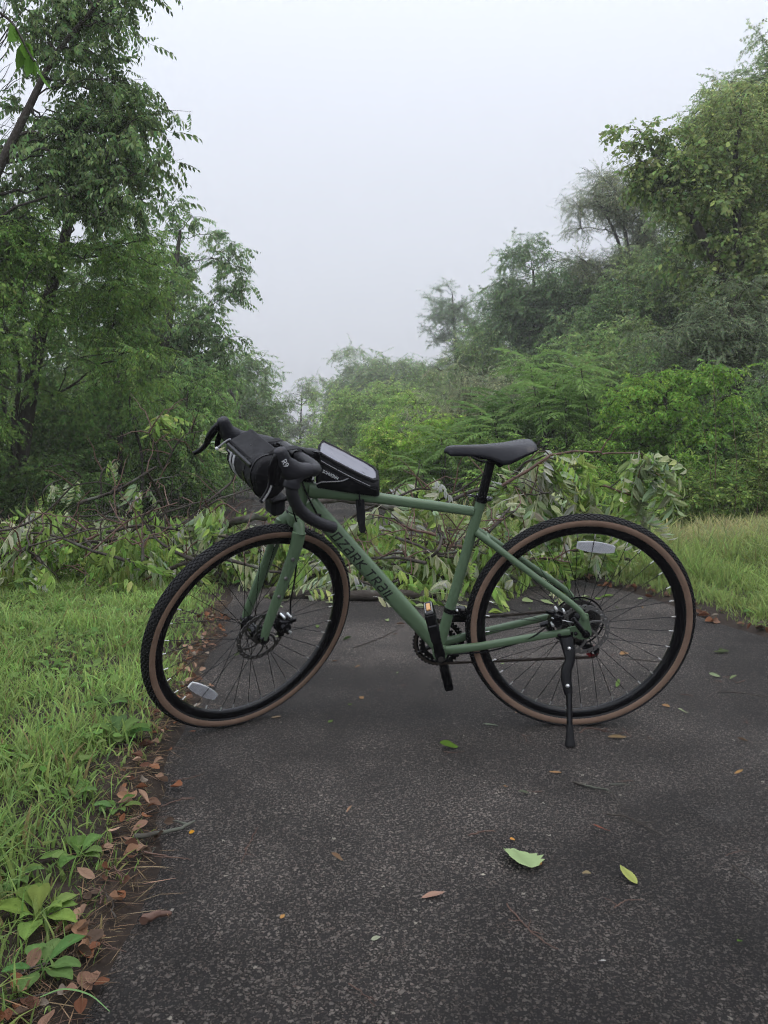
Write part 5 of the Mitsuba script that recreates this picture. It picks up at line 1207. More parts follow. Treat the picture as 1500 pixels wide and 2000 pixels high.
def saddle_mesh():
    a = np.linspace(0.4275, 0.1655, 44)
    w = np.interp(a, [0.1655, 0.170, 0.18, 0.20, 0.23, 0.27, 0.31, 0.36, 0.41, 0.422, 0.4275], [0.030, 0.056, 0.068, 0.073, 0.068, 0.048, 0.030, 0.0205, 0.018, 0.013, 0.004])
    topz = np.interp(a, [0.1655, 0.175, 0.20, 0.26, 0.32, 0.40, 0.42, 0.4275], [0.914, 0.922, 0.922, 0.9145, 0.910, 0.9085, 0.905, 0.896])
    skirt = np.interp(a, [0.1655, 0.18, 0.21, 0.245, 0.265, 0.29, 0.33, 0.41, 0.4275], [0.010, 0.020, 0.032, 0.049, 0.050, 0.037, 0.027, 0.0235, 0.006])
    th = np.linspace(-1, 1, 25)
    rows = []
    for i in range(len(a)):
        x = np.sign(th) * np.abs(th) ** 0.8
        up = topz[i] - skirt[i] * 0.22 * np.abs(x) ** 2 - skirt[i] * 0.78 * np.clip((np.abs(x) - 0.45) / 0.55, 0, 1) ** 2.2
        yy = w[i] * np.where(np.abs(x) < 0.93, x, np.sign(x) * (0.93 + 0.07 * (np.abs(x) - 0.93) / 0.07 * 0.6))
        low = topz[i] - skirt[i] * 0.80 + 0 * x
        rows.append(np.concatenate([np.stack([a[i] + 0 * x, yy, up], 1), np.stack([a[i] + 0 * x, yy[::-1] * 0.9, np.minimum(up[::-1] - 0.004, low)], 1)]))
    v = np.array(rows); m, n = v.shape[:2]
    i, j = np.meshgrid(np.arange(m - 1), np.arange(n), indexing='ij')
    q = np.stack([i * n + j, (i + 1) * n + j, (i + 1) * n + (j + 1) % n, i * n + (j + 1) % n], -1).reshape(-1, 4)
    f = np.vstack([q[:, [0, 1, 2]], q[:, [0, 2, 3]]])
    v = v.reshape(-1, 3); k = len(v)
    v = np.vstack([v, v[:n].mean(0), v[-n:].mean(0)])
    j = np.arange(n)
    return v, np.vstack([f, np.stack([j, (j + 1) % n, j * 0 + k], 1), np.stack([(m - 1) * n + (j + 1) % n, (m - 1) * n + j, j * 0 + k + 1], 1)])


part('saddle', saddle_mesh(), 'm_saddle', smooth=True)
for s in (1, -1):
    part('saddle__rail', sweep(spline([[0.372, 0.010 * s, 0.893], [0.355, 0.016 * s, 0.884], [0.325, 0.022 * s, 0.868], [0.29, 0.022 * s, 0.866], [0.24, 0.022 * s, 0.872], [0.205, 0.032 * s, 0.892]], 6), 0.0036, n=10, up=Y_UP), 'm_black')


# ---- wheels, built round the y axis at the origin
def wheel(root, front, turn):
    W = BIKE @ (_R if front else np.eye(4)) @ trimesh.transformations.translation_matrix([WB if front else 0, 0, WHEEL_R])
    W = T(W @ trimesh.transformations.rotation_matrix(turn, [0, 1, 0]))

    def p(key, mesh, bsdf, smooth=30, label=None, kind=None):
        k = obj(f'{root}__{key}', mesh, bsdf, smooth=smooth, to_world=W)
        if label or kind:
            tag(k, label, kind=kind)
    # carcass: an oval section; its upper part is tread rubber, its flanks are tan
    rc, hw, hh = 0.3300, 0.0212, 0.0195
    ang = np.linspace(math.radians(-52), math.radians(232), 31)
    p('tyre', lathe([(rc + hh * math.sin(t), hw * math.cos(t)) for t in ang] + [(rc + (hh - .004) * math.sin(t), (hw - .004) * math.cos(t)) for t in ang[::-1]] + [(rc + hh * math.sin(ang[0]), hw * math.cos(ang[0]))], 128), 'm_rubber', smooth=40)
    for s in (1, -1):
        a2 = np.linspace(math.radians(22), math.radians(-35), 12)
        prof = [(rc + (hh + .0004) * math.sin(t), s * (hw + .0004) * math.cos(t)) for t in a2]
        back = [(rc + (hh - .004) * math.sin(t), s * (hw - .004) * math.cos(t)) for t in a2[::-1]]
        v, f = lathe(prof + back + prof[:1], 128)
        p('sidewall', (v, f if s > 0 else f[:, ::-1]), 'm_tan', smooth=40)
    knobs = []
    rows = 118
    for i in range(rows):
        for j, (b, off) in enumerate(((90, 0), (74, .5), (106, .5), (58, 0), (122, 0), (43, .5), (137, .5), (30, 0), (150, 0))):
            t = math.radians(b); th = (i + off) * 2 * math.pi / rows
            nrm = np.array([math.cos(th) * math.sin(t), math.cos(t), math.sin(th) * math.sin(t)])
            c = np.array([math.cos(th) * (rc + hh * math.sin(t)), hw * math.cos(t), math.sin(th) * (rc + hh * math.sin(t))])
            tan = np.array([-math.sin(th), 0, math.cos(th)]); side = np.cross(nrm, tan)
            a, w2, h2 = (0.0052, 0.0026, 0.0024) if j < 7 else (0.0060, 0.0022, 0.0026)
            base = [c + x * a * tan + y * w2 * side - 0.001 * nrm for x, y in ((-1, -1), (1, -1), (1, 1), (-1, 1))]
            tp = [c + x * a * .74 * tan + y * w2 * .74 * side + h2 * nrm for x, y in ((-1, -1), (1, -1), (1, 1), (-1, 1))]
            knobs.append((np.array(base + tp), np.array([[4, 5, 6], [4, 6, 7], [0, 1, 5], [0, 5, 4], [1, 2, 6], [1, 6, 5], [2, 3, 7], [2, 7, 6], [3, 0, 4], [3, 4, 7]])))
    p('tread', cat(knobs), 'm_rubber', smooth=False, kind='stuff')
    p('rim', lathe([(0.3155, 0.0118), (0.3165, 0.0105), (0.311, 0.0085), (0.311, -0.0085), (0.3165, -0.0105), (0.3155, -0.0118), (0.305, -0.0124), (0.297, -0.0100), (0.2922, -0.0055), (0.2908, 0), (0.2922, 0.0055), (0.297, 0.0100), (0.305, 0.0124), (0.3155, 0.0118)], 128), 'm_rim', smooth=35)
    fl, fr, rh = (0.026, -0.034, 0.024) if front else (0.034, -0.022, 0.025)
    ns = 36
    for i in range(ns):
        a = 2 * math.pi * (i + .5) / ns; s = 1 if i % 2 else -1
        ah = 2 * math.pi * (round((i + .5 - .5) / 2) * 2 + 1) / ns + (0.62 if (i // 2) % 2 else -0.62)
        h = np.array([rh * math.cos(ah), fl if s > 0 else fr, rh * math.sin(ah)])
        e = np.array([0.2915 * math.cos(a), 0.003 * s, 0.2915 * math.sin(a)])
        p('spoke', sweep([h, e], 0.00105, n=5, up=(0.3, 0.2, 0.9), caps=False), 'm_black', smooth=True)
        p('nipple', sweep([e + (h - e) * 0.000, e + (h - e) * 0.050], 0.0019, n=6, up=(0.3, 0.2, 0.9)), 'm_silver', smooth=True)
    p('hub', lathe([(0.001, 0.050), (0.0095, 0.050), (0.0105, 0.040), (0.026, fl + .003), (0.027, fl - .002), (0.0155, fl - .010), (0.0135, 0), (0.0155, fr + .010), (0.027, fr + .002), (0.026, fr - .003), (0.0105, -0.042), (0.0095, -0.050), (0.001, -0.050)], 32), 'm_gloss', smooth=30)
    # disc with holes and swept arms
    ring = Point(0, 0).buffer(0.080, 48).difference(Point(0, 0).buffer(0.0665, 48))
    cut = []
    for i in range(24):
        th = i * 2 * math.pi / 24
        slot = affinity.rotate(affinity.scale(Point(0, 0).buffer(1, 6), 0.0052, 0.0017, origin=(0, 0)), math.degrees(th) + 40, origin=(0, 0))
        cut.append(affinity.translate(slot, 0.073 * math.cos(th), 0.073 * math.sin(th)))
        cut.append(affinity.translate(Point(0, 0).buffer(0.0042), 0.0815 * math.cos(th + .13), 0.0815 * math.sin(th + .13)))
    arms = [LineString([((0.020 + 0.049 * u) * math.cos(t0 + u * 0.75), (0.020 + 0.049 * u) * math.sin(t0 + u * 0.75)) for u in np.linspace(0, 1, 7)]).buffer(0.0030) for t0 in np.arange(6) * math.pi / 3]
    core = Point(0, 0).buffer(0.025, 24).difference(Point(0, 0).buffer(0.014, 24))
    disc = shapely.union_all([ring.difference(shapely.union_all(cut)), core, *arms])
    v, f = extrude(disc, 0.002)
    p('brake_rotor', (np.stack([v[:, 0], 0.0405 + v[:, 2], v[:, 1]], 1), f[:, ::-1]), 'm_dark_steel' if front else 'm_steel', smooth=False)
    return p


wf = f'{B}__wheel'
pw = wheel(wf, True, 0.0)


def reflector(p, ra, ang, length, label):
    """A lens with pointed-off ends held between the spokes, its long side along the rim."""
    xs = np.linspace(-1, 1, 15)
    prof = [(x * length / 2, 0.0165 * (1 - 0.42 * abs(x) ** 2.2)) for x in xs]
    poly = Polygon(prof + [(x, -y) for x, y in prof[::-1]])
    out = []
    for g, d, m in ((poly, 0.007, 'm_white'), (poly.buffer(-0.0028), 0.0086, 'm_reflector')):
        v, f = extrude(g, d)
        v = v - [0, 0, 0.0035 if m == 'm_white' else 0.0043]
        rad, tan = np.array([math.cos(ang), 0, math.sin(ang)]), np.array([-math.sin(ang), 0, math.cos(ang)])
        out.append((ra * rad + v[:, :1] * tan + v[:, 1:2] * rad + v[:, 2:] * np.array([0, 1, 0]), f))
    p('reflector', out[1], 'm_reflector', False, label)
    p('reflector_frame', out[0], 'm_white', False)


reflector(pw, 0.2367, math.radians(-42.9), 0.118, 'white reflector between the lower front spokes')
wr = f'{B}__wheel_001'
pw = wheel(wr, False, 0.0)
reflector(pw, 0.250, math.radians(97), 0.114, 'white reflector between the upper rear spokes')
cogs = []
for i, r in enumerate((0.070, 0.062, 0.054, 0.046, 0.039, 0.032, 0.026)):
    th = np.linspace(0, 2 * np.pi, int(r * 900) * 2, endpoint=False)
    g = Polygon([((r + (0.002 if k % 2 else -0.002)) * math.cos(t), (r + (0.002 if k % 2 else -0.002)) * math.sin(t)) for k, t in enumerate(th)]).difference(Point(0, 0).buffer(max(0.012, r - 0.016)))
    v, f = extrude(g, 0.002)
    cogs.append((np.stack([v[:, 0], -0.024 - 0.0043 * i + v[:, 2], v[:, 1]], 1), f[:, ::-1]))
cogs.append(lathe([(0.012, -0.022), (0.017, -0.024), (0.016, -0.052), (0.010, -0.054)], 24))
pw('cassette', cat(cogs), 'm_dark_steel', False)
pw('spoke_guard', lathe([(0.081, -0.0205), (0.081, -0.022), (0.076, -0.022), (0.076, -0.0205), (0.081, -0.0205)], 64), 'm_black', 30)

# ---- axles
for st, c, w in ((True, np.array([WB, 0, WHEEL_R]), 0.052), (False, np.array([0, 0, WHEEL_R]), 0.070)):
    part('axle', cat([cyl(c + [0, -w - .012, 0], c + [0, w + .012, 0], 0.006), cyl(c + [0, w, 0], c + [0, w + .010, 0], 0.0115), cyl(c + [0, -w - .010, 0], c + [0, -w, 0], 0.0115)]), 'm_gloss', st=st)
part('quick_release', sweep(spline([[0.0, 0.082, 0.350], [0.018, 0.086, 0.372], [0.034, 0.084, 0.394], [0.043, 0.080, 0.408]], 6), [0.0075] * 13 + [0.0065] * 6, [0.006] * 19, n=14, up=Y_UP), 'm_gloss')
part('quick_release__spring', sweep(spline([[0.105, 0.072, 0.404], [0.07, 0.076, 0.397], [0.03, 0.076, 0.3885]], 6), 0.0012, n=6), 'm_silver')

# ---- drivetrain on the right
cr = []
for r, y in ((0.079, -0.0460), (0.058, -0.0385)):
    nt = int(2 * math.pi * r / 0.0127)
    th = np.linspace(0, 2 * np.pi, nt * 4, endpoint=False)
    rad = r + np.array([-0.0035, 0.0025, 0.0035, 0.0025])[np.arange(nt * 4) % 4] * 1.0
    g = Polygon(np.stack([rad * np.cos(th), rad * np.sin(th)], 1)).difference(Point(0, 0).buffer(r - 0.015))
    v, f = extrude(g, 0.003)
    cr.append((BB + np.stack([v[:, 0], y - 0.0015 + v[:, 2], v[:, 1]], 1), f[:, ::-1]))
part('chainring', cr[0], 'm_black', smooth=False)
part('chainring', cr[1], 'm_black', smooth=False)
CDIR = unit([0.21, 0, 0.977]); CP = np.array([CDIR[2], 0, -CDIR[0]])
spider = [cyl(BB + [0, -0.043, 0], BB + 0.072 * (CDIR * math.cos(t) + CP * math.sin(t)) + [0, -0.043, 0], 0.008, r1=0.006) for t in np.arange(5) * 2 * math.pi / 5 + .6]
for s in (1, -1):
    d = CDIR * s; y0 = 0.058 * s
    e = BB + d * 0.162
    arm = sweep([BB + [0, y0, 0] - d * .014, BB + [0, y0 + .004 * s, 0] + d * .01, e * .5 + BB * .5 + [0, y0 + .018 * s, 0], e + [0, y0 + .022 * s, 0], e + [0, y0 + .022 * s, 0] + d * .013], [.012, .0165, .0120, .0135, .008], [.008, .010, .0075, .0075, .005], n=16, up=Y_UP, expo=2.6)
    ak = part('crank_arm', arm if s > 0 else cat([arm, *spider]), 'm_black')
    part('crank_arm__bolt' if s > 0 else 'crank_arm_001__bolt', cyl(BB + [0, y0 + .006 * s, 0], BB + [0, y0 + .018 * s, 0], 0.0085), 'm_dark_steel')
    # platform pedal hanging edge-on: its plate runs along the crank
    c = e + [0, s * 0.128, 0] - CDIR * (0.012 if s > 0 else -0.010)
    px, pz = unit(np.array([0.97, 0, -0.25])), unit(np.array([0.25, 0, 0.97]))
    axs = [px, [0, 1, 0], pz]
    hw = 0.041
    bars = [rbox(c + k * hw * pz, [0.026, 0.088, 0.014], 0.003, axs) for k in (-1, 1)] + [rbox(c + k * 0.040 * np.array([0, 1, 0]), [0.029, 0.010, 0.084], 0.003, axs) for k in (-1, 0, 1)] + [rbox(c, [0.030, 0.096, 0.024], 0.005, axs)]
    teeth = [rbox(c + q * 0.0115 * px + k * 0.030 * np.array([0, 1, 0]) + m * hw * pz, [0.004, 0.006, 0.010], 0.001, axs) for q in (-1, 1) for k in (-1, -.33, .33, 1) for m in (-1, 1)]
    pk = 'pedal' if s > 0 else 'pedal_001'
    part(pk, cat([*bars, *teeth, cyl(e + [0, s * .075, 0], c + [0, -s * .03, 0], 0.006)]), 'm_black')
    part(pk + '__cage', cat([rbox(c + k * 0.040 * pz + q * 0.010 * px, [0.003, 0.070, 0.018], 0.001, axs) for k in (-1, 1) for q in (-1, 1)]), 'm_steel')
    for k in (1, -1):
        part(pk + '__reflector', rbox(c + k * 0.0485 * pz, [0.012, 0.044, 0.006], 0.0015, axs), 'm_amber')
R_CH, R_CG = 0.0735, 0.030
yk = -0.0455
th = np.linspace(math.radians(96), math.radians(-100 + 360 - 0), 40)
loop = [BB[[0, 2]] + R_CH * np.array([math.cos(t), math.sin(t)]) for t in np.linspace(math.radians(97), math.radians(-93), 30)]
up_jock, lo_jock = np.array([0.002, 0.289]), np.array([-0.058, 0.236])
loop += [lo_jock + 0.019 * np.array([math.cos(t), math.sin(t)]) for t in np.linspace(math.radians(-92), math.radians(-215), 8)]
loop += [up_jock + 0.019 * np.array([math.cos(t), math.sin(t)]) for t in np.linspace(math.radians(-20), math.radians(40), 5)]
loop += [np.array([0, WHEEL_R]) + R_CG * np.array([math.cos(t), math.sin(t)]) for t in np.linspace(math.radians(-60), math.radians(-264), 14)]
ln = LineString([*loop, loop[0]]); links = []
nl = int(ln.length / 0.0127)
for i in range(nl):
    a, b = (np.array(ln.interpolate(((i + k) % nl) / nl, normalized=True).coords[0]) for k in (0, 1))
    a3, b3 = np.array([a[0], yk, a[1]]), np.array([b[0], yk, b[1]])
    d = unit(b3 - a3); n3 = np.array([-d[2], 0, d[0]])
    w = 0.0036 if i % 2 else 0.0024
    for s in (-1, 1):
        pts = [q + x * d * .0036 + z * n3 * .0036 + np.array([0, s * w + y, 0]) for q in (a3, b3) for x, z in ((1, 0), (-1, 0), (0, 1), (0, -1)) for y in (-.0005, .0005)]
        links.append(hull(np.array(pts)))
    links.append(cyl(a3 - [0, .0045, 0], a3 + [0, .0045, 0], 0.0022, n=6))
part('chain', cat(links), 'm_chain', smooth=False, kind='stuff')


def jockey(c, r, y):
    th = np.linspace(0, 2 * np.pi, 44, endpoint=False)
    g = Polygon([(c[0] + (r + (0.002 if k % 4 in (0, 1) else -0.002)) * math.cos(t), c[1] + (r + (0.002 if k % 4 in (0, 1) else -0.002)) * math.sin(t)) for k, t in enumerate(th)])
    v, f = extrude(g, 0.006)
    return np.stack([v[:, 0], y - .003 + v[:, 2], v[:, 1]], 1), f[:, ::-1]


rd = 'rear_derailleur'
part(rd, cat([rbox([-0.012, -0.058, 0.318], [0.030, 0.020, 0.036], 0.006), rbox([0.012, -0.062, 0.302], [0.040, 0.018, 0.024], 0.006, [[0.9, 0, -.43], [0, 1, 0], [.43, 0, .9]]),
              sweep([[0.004, -0.050, 0.292], [-0.030, -0.050, 0.258], [-0.066, -0.050, 0.230]], [.015, .010, .014], .0016, n=14, up=Y_UP), sweep([[0.004, -0.040, 0.292], [-0.030, -0.040, 0.258], [-0.074, -0.040, 0.238]], [.015, .011, .013], .0016, n=14, up=Y_UP)]), 'm_black')
for c in (up_jock, lo_jock):
    part(rd + '__pulley', jockey(c, 0.0185, yk), 'm_red')
part(rd + '__bolt', ball([-0.058, -0.036, 0.236], 0.004, 1), 'm_silver')
part('front_derailleur', cat([sweep([np.array([0.3995, 0, 0.398]) - 0.007 * ax_st, np.array([0.3995, 0, 0.398]) + 0.007 * ax_st], 0.0192, n=22, up=Y_UP), rbox([0.372, -0.012, 0.392], [0.045, 0.032, 0.020], 0.005), rbox([0.352, -0.040, 0.352], [0.075, 0.003, 0.024], 0.001), rbox([0.352, -0.052, 0.352], [0.085, 0.003, 0.026], 0.001), rbox([0.355, -0.022, 0.378], [0.020, 0.040, 0.020], 0.004), rbox([0.322, -0.020, 0.345], [0.018, 0.020, 0.045], 0.004), cyl([0.372, 0.012, 0.410], [0.374, 0.013, 0.385], 0.005)]), 'm_black')
part('front_derailleur__bolt', ball([0.379, 0.014, 0.402], 0.0048, 1), 'm_silver')

# ---- brakes
def caliper(c, st, f):
    d = np.array([f, 0, 0.30 * f]); d = unit(d); u = np.array([-d[2], 0, d[0]]) * (1 if f > 0 else -1)
    ax = [d, [0, 1, 0], u]
    y = 0.045
    k = part('brake_caliper', cat([rbox(c, [0.040, 0.036, 0.046], 0.007, ax), rbox(c + .026 * u - .004 * d, [0.024, 0.030, 0.018], 0.005, ax), cyl(c + [0, .008, 0], c + [0, .030, 0], 0.0155), rbox(c - .030 * u + .006 * d, [0.022, 0.020, 0.024], 0.005, ax),
                               rbox(c + .018 * u + .024 * d + [0, .012, 0], [0.030, 0.010, 0.012], 0.003, ax), cyl(c - .016 * u + .012 * d, c - .034 * u + .036 * d, 0.0075)]), 'm_gloss', st=st)
    for m in ((.033 * u - .012 * d), (.033 * u + .012 * d), (-.010 * u + .012 * d + np.array([0, .018, 0]))):
        part(f'{k[len(B) + 2:]}__bolt', cyl(c + m + [0, -.004, 0], c + m + [0, .022, 0], 0.0042, n=10), 'm_silver', st=st)
    return k


kf = caliper(np.array([0.938, 0.047, 0.375]), True, -1)
kr = caliper(np.array([0.088, 0.050, 0.392]), False, 1)
part('brake_caliper__cable', sweep(spline([[0.876, 0.030, 0.70], [0.881, 0.036, 0.62], [0.890, 0.042, 0.53], [0.908, 0.048, 0.45], [0.912, 0.055, 0.395]], 8), 0.0025, n=8, up=Y_UP), 'm_black', st=True)
part('brake_caliper__adjuster', cyl([0.911, 0.055, 0.402], [0.911, 0.056, 0.372], 0.006), 'm_gloss', st=True)
part('brake_caliper_001__cable', sweep(spline([[0.40, 0.028, 0.262], [0.28, 0.046, 0.283], [0.17, 0.062, 0.330], [0.118, 0.070, 0.372]], 8), 0.0025, n=8, up=Y_UP), 'm_black')
part('brake_caliper_001__cable', sweep(spline([[0.330, 0.012, 0.640], [0.27, -0.012, 0.590], [0.15, -0.045, 0.505], [0.03, -0.066, 0.425], [-0.04, -0.072, 0.39], [-0.075, -0.074, 0.33], [-0.05, -0.068, 0.29]], 8), 0.0026, n=8, up=Y_UP), 'm_black')

# ---- kickstand
kd0, kd1 = np.array([0.052, 0.068, 0.338]), np.array([0.0547, 0.1965, 0.052])
kax = unit(kd1 - kd0); kl = np.linalg.norm(kd1 - kd0)
kp = lambda s, x=0.0: kd0 + kax * s + np.array([x, 0, 0])
part('kickstand', cat([rbox([0.060, 0.060, 0.345], [0.052, 0.018, 0.028], 0.005), sweep([kp(0.0, .004), kp(.035, -.002), kp(.065, -.006), kp(.095, .006), kp(.125, .007), kp(.160, .002), kp(.168, .001)], [.021, .0185, .0150, .0160, .0155, .0130, .009], [.009, .010, .009, .010, .010, .009, .006], n=18, up=Y_UP, expo=2.6)]), 'm_black')
part('kickstand__leg', sweep([kp(.155), kp(kl - .008)], .0088, n=16, up=Y_UP), 'm_gloss')
part('kickstand__foot', sweep([kp(kl - .060), kp(kl - .052), kp(kl - .025), kp(kl - .008), kp(kl)], [.0095, .0112, .0120, .0150, .0152], [.0095, .0112, .012, .0150, .0150], n=18, up=Y_UP), 'm_rubber')
part('kickstand__bolt', ball(kp(.032, -.001) + [0, .012, .006], 0.0058, 2), 'm_silver')
part('kickstand__bolt', ball(kp(.140, .006) + [0, .010, .004], 0.0062, 2), 'm_silver')
part('chainstay__bolt', cat([ball([0.030, 0.073, 0.353], 0.006, 1)]), 'm_black')
part('chainstay__bolt', cat([ball([0.078, 0.070, 0.346], 0.006, 1)]), 'm_black')

# ---- fork, turned with the bars
part('fork', cat([sweep([[0.8615, 0, 0.7075], [0.868, 0, 0.690], [0.872, 0, 0.676]], [.0265, .0265, .019], n=26, up=Y_UP)] + [sweep(spline([[0.866, 0.006 * s, 0.688], [0.874, 0.030 * s, 0.690], [0.884, 0.047 * s, 0.668]], 6), np.linspace(.019, .0220, 13), np.linspace(.015, .0140, 13), n=22, up=(0.94, 0, 0.33)) for s in (1, -1)]), 'm_paint', st=True)
for s in (1, -1):
    bl = spline([[0.8825, 0.0455 * s, 0.678], [0.897, 0.051 * s, 0.630], [0.930, 0.053 * s, 0.545], [0.968, 0.055 * s, 0.455], [0.996, 0.057 * s, 0.385], [1.0045, 0.058 * s, 0.352]], 7)
    q = np.linspace(0, 1, len(bl))
    part('fork__blade', sweep(bl, np.interp(q, [0, .3, 1], [.0225, .0205, .0125]), np.interp(q, [0, .3, 1], [.0145, .0125, .0095]), n=22, up=Y_UP), 'm_paint', st=True)
    part('fork__dropout', cat([cyl([1.0055, 0.052 * s, 0.352], [1.0055, 0.066 * s, 0.352], 0.0145, n=20)]), 'm_gloss', st=True)
for a, u in ((0.913, 0.6065), (0.936, 0.549), (0.9585, 0.493)):
    part('fork__bolt', cat([cyl([a, 0.060, u], [a, 0.0675, u], 0.0055, n=12), cyl([a, 0.0665, u], [a, 0.069, u], 0.0036, n=10)]), 'm_steel', st=True)
part('fork__cable', sweep(spline([[0.890, 0.010, 0.86], [0.897, 0.020, 0.78], [0.885, 0.026, 0.72], [0.876, 0.028, 0.68], [0.884, 0.040, 0.60], [0.898, 0.052, 0.53]], 8), 0.0024, n=8, up=Y_UP), 'm_black', st=True)
part('headset', cyl([0.8628, 0, 0.7035], [0.8608, 0, 0.710], 0.0275, n=26), 'm_black')
part('headset', cyl([0.830, 0, 0.808], [0.828, 0, 0.815], 0.0255, n=26), 'm_black')
part('headset__spacer', cyl([0.828, 0, 0.815], [0.812, 0, 0.868], 0.0185, n=22), 'm_black')

# ---- stem, bars, levers
SH = lambda p: np.asarray(p, float) + np.asarray(p, float)[..., 1:2] * np.array([0.09, 0, 0.16])   # the bars sit slightly askew in the stem
part('stem', cat([sweep([[0.8155, 0, 0.889], [0.830, 0, 0.896], [0.870, 0, 0.912], [0.889, 0, 0.919]], [.0195, .0175, .0165, .0180], [.0195, .0175, .0165, .0205], n=22, up=Y_UP), sweep([[0.819, 0, 0.864], [0.811, 0, 0.900]], .0205, n=22, up=Y_UP), cyl([0.811, 0, 0.9], [0.8095, 0, 0.905], 0.0175)]), 'm_black', st=True)
part('stem__faceplate', cat([sweep([[0.8985, -0.021, 0.9215], [0.8985, 0.021, 0.9215]], .0205, n=20, up=(0, 0, 1)), *[cyl([0.915, y, 0.925 + z], [0.9235, y, 0.9285 + z], 0.0042, n=8) for y in (-.014, .014) for z in (-.014, .014)]]), 'm_gloss', st=True)
part('stem__bolt', cat([cyl([0.802, y, 0.878], [0.798, y, 0.8765], .0042, n=8) for y in (-.008, .008)]), 'm_silver', st=True)
half = lambda s: spline(SH(np.array([[0.8985, 0.0, 0.9215], [0.8965, 0.055 * s, 0.9205], [0.8935, 0.120 * s, 0.9165], [0.897, 0.160 * s, 0.9135], [0.912, 0.182 * s, 0.916], [0.938, 0.187 * s, 0.924], [0.966, 0.188 * s, 0.918], [0.981, 0.190 * s, 0.892], [0.980, 0.194 * s, 0.862], [0.966, 0.198 * s, 0.829], [0.941, 0.203 * s, 0.797], [0.905, 0.208 * s, 0.768], [0.862, 0.212 * s, 0.743]])), 7)
hb = 'handlebar'
part(hb, sweep(SH(np.array([[0.8985, -0.06, 0.9215], [0.8985, 0.06, 0.9215]])), 0.0155, n=20, up=(0, 0, 1)), 'm_black', st=True)
for s in (1, -1):
    b = half(s)[8:]
    wob = 0.0160 + 0.0005 * np.sin(np.arange(len(b)) * 2.1)
    part(hb + '__bar_tape', sweep(b, wob, n=20, up=(0.3, 0.9, 0.3)), 'm_tape', smooth=40, st=True)
    e = b[-1]; d = unit(b[-1] - b[-3])
    part(hb + '__bar_end_plug', sweep([e - d * .001, e + d * .003, e + d * .006], [.0150, .0145, .009], n=16, up=(0, 1, 0)), 'm_black', st=True)
    # hood: fat grip that rises into a horn
    hd = spline(SH(np.array([[0.930, 0.1865 * s, 0.924], [0.958, 0.188 * s, 0.926], [0.984, 0.188 * s, 0.936], [1.003, 0.187 * s, 0.958], [1.013, 0.186 * s, 0.984], [1.017, 0.185 * s, 1.002]])), 6)
    q = np.linspace(0, 1, len(hd))
    tallr = np.interp(q, [0, .2, .42, .62, .82, .95, 1], [.0175, .0235, .0285, .0225, .0190, .0155, .007])
    wide = np.interp(q, [0, .2, .42, .62, .82, .95, 1], [.0170, .0190, .0195, .0170, .0155, .0125, .006])
    lk = 'brake_lever' if s > 0 else 'brake_lever_001'
    part(lk, cat([sweep(hd, tallr, wide, n=22, up=Y_UP), sweep(spline(SH(np.array([[0.962, 0.188 * s, 0.918], [0.978, 0.189 * s, 0.902], [0.984, 0.190 * s, 0.886]])), 5), [.020] * 5 + [.0235] * 5 + [.0195], [.017] * 5 + [.0185] * 5 + [.017], n=20, up=Y_UP)]), 'm_hood', smooth=45, st=True)
    lv = SH(np.array([[1.014, 0.186 * s, 0.990], [1.030, 0.189 * s, 0.972], [1.040, 0.192 * s, 0.945], [1.044, 0.196 * s, 0.920], [1.055, 0.199 * s, 0.897], [1.076, 0.200 * s, 0.872]]) if s > 0 else np.array([[1.018, -0.186, 0.985], [1.040, -0.188, 0.968], [1.056, -0.190, 0.948], [1.066, -0.193, 0.928], [1.082, -0.196, 0.913], [1.106, -0.198, 0.905]]))
    lv = spline(lv, 6); q = np.linspace(0, 1, len(lv))
    part(lk + '__blade', sweep(lv, np.interp(q, [0, .3, .6, 1], [.013, .0125, .0085, .0062]), np.interp(q, [0, .3, .6, 1], [.0085, .0075, .006, .0045]), n=14, up=Y_UP), 'm_gloss', st=True)
    sp = SH(np.array([[1.006, 0.191 * s, 0.966], [1.020, 0.195 * s, 0.948], [1.029, 0.196 * s, 0.925], [1.028, 0.196 * s, 0.906]]))
    part(lk + '__shift_paddle', sweep(spline(sp, 5), np.linspace(.0105, .0085, 16), .0035, n=12, up=Y_UP), 'm_black', st=True)
    if s > 0:
        tm = meshkit.text_mesh('R9', 0.0135, depth=0.0006, bold=True)
        v = np.asarray(tm.vertices); v = v - [v[:, 0].mean(), v[:, 1].mean(), 0]
        ex = unit(np.array([-0.42, 0, -0.9])); ey = unit(np.array([0.9, 0, -0.42])) * -1
        o = SH(np.array([1.008, 0.2045, 0.962]))
        part(lk + '__lettering', (o + v[:, :1] * ex + v[:, 1:2] * ey + v[:, 2:] * [0, 1, 0], np.asarray(tm.faces)), 'm_white', False, True)
        i0 = int(len(lv) * .66)
        part(lk + '__lever_strip', sweep(lv[i0:-1] + [0, 0.0052, 0], .0032, .0012, n=10, up=Y_UP), 'm_grey', st=True, label='pale printed strip along the near brake lever blade')

# ================================================================ handlebar bag (hangs from the bars)
hbg = name('handlebar_bag')
tag(hbg, 'black fabric roll bag with two reflective grey bands strapped under the handlebar', 'bag')


def bagpart(key, mesh, bsdf, smooth=30, st=True, label=None):
    k = obj(key, mesh, bsdf, smooth=smooth, to_world=ST if st else BT)
    if label:
        tag(k, label)
    return k


cA, cB = np.array([0.972, -0.105, 0.8845]), np.array([1.006, 0.112, 0.909])
nb = 26
bx = np.linspace(0, 1, nb)
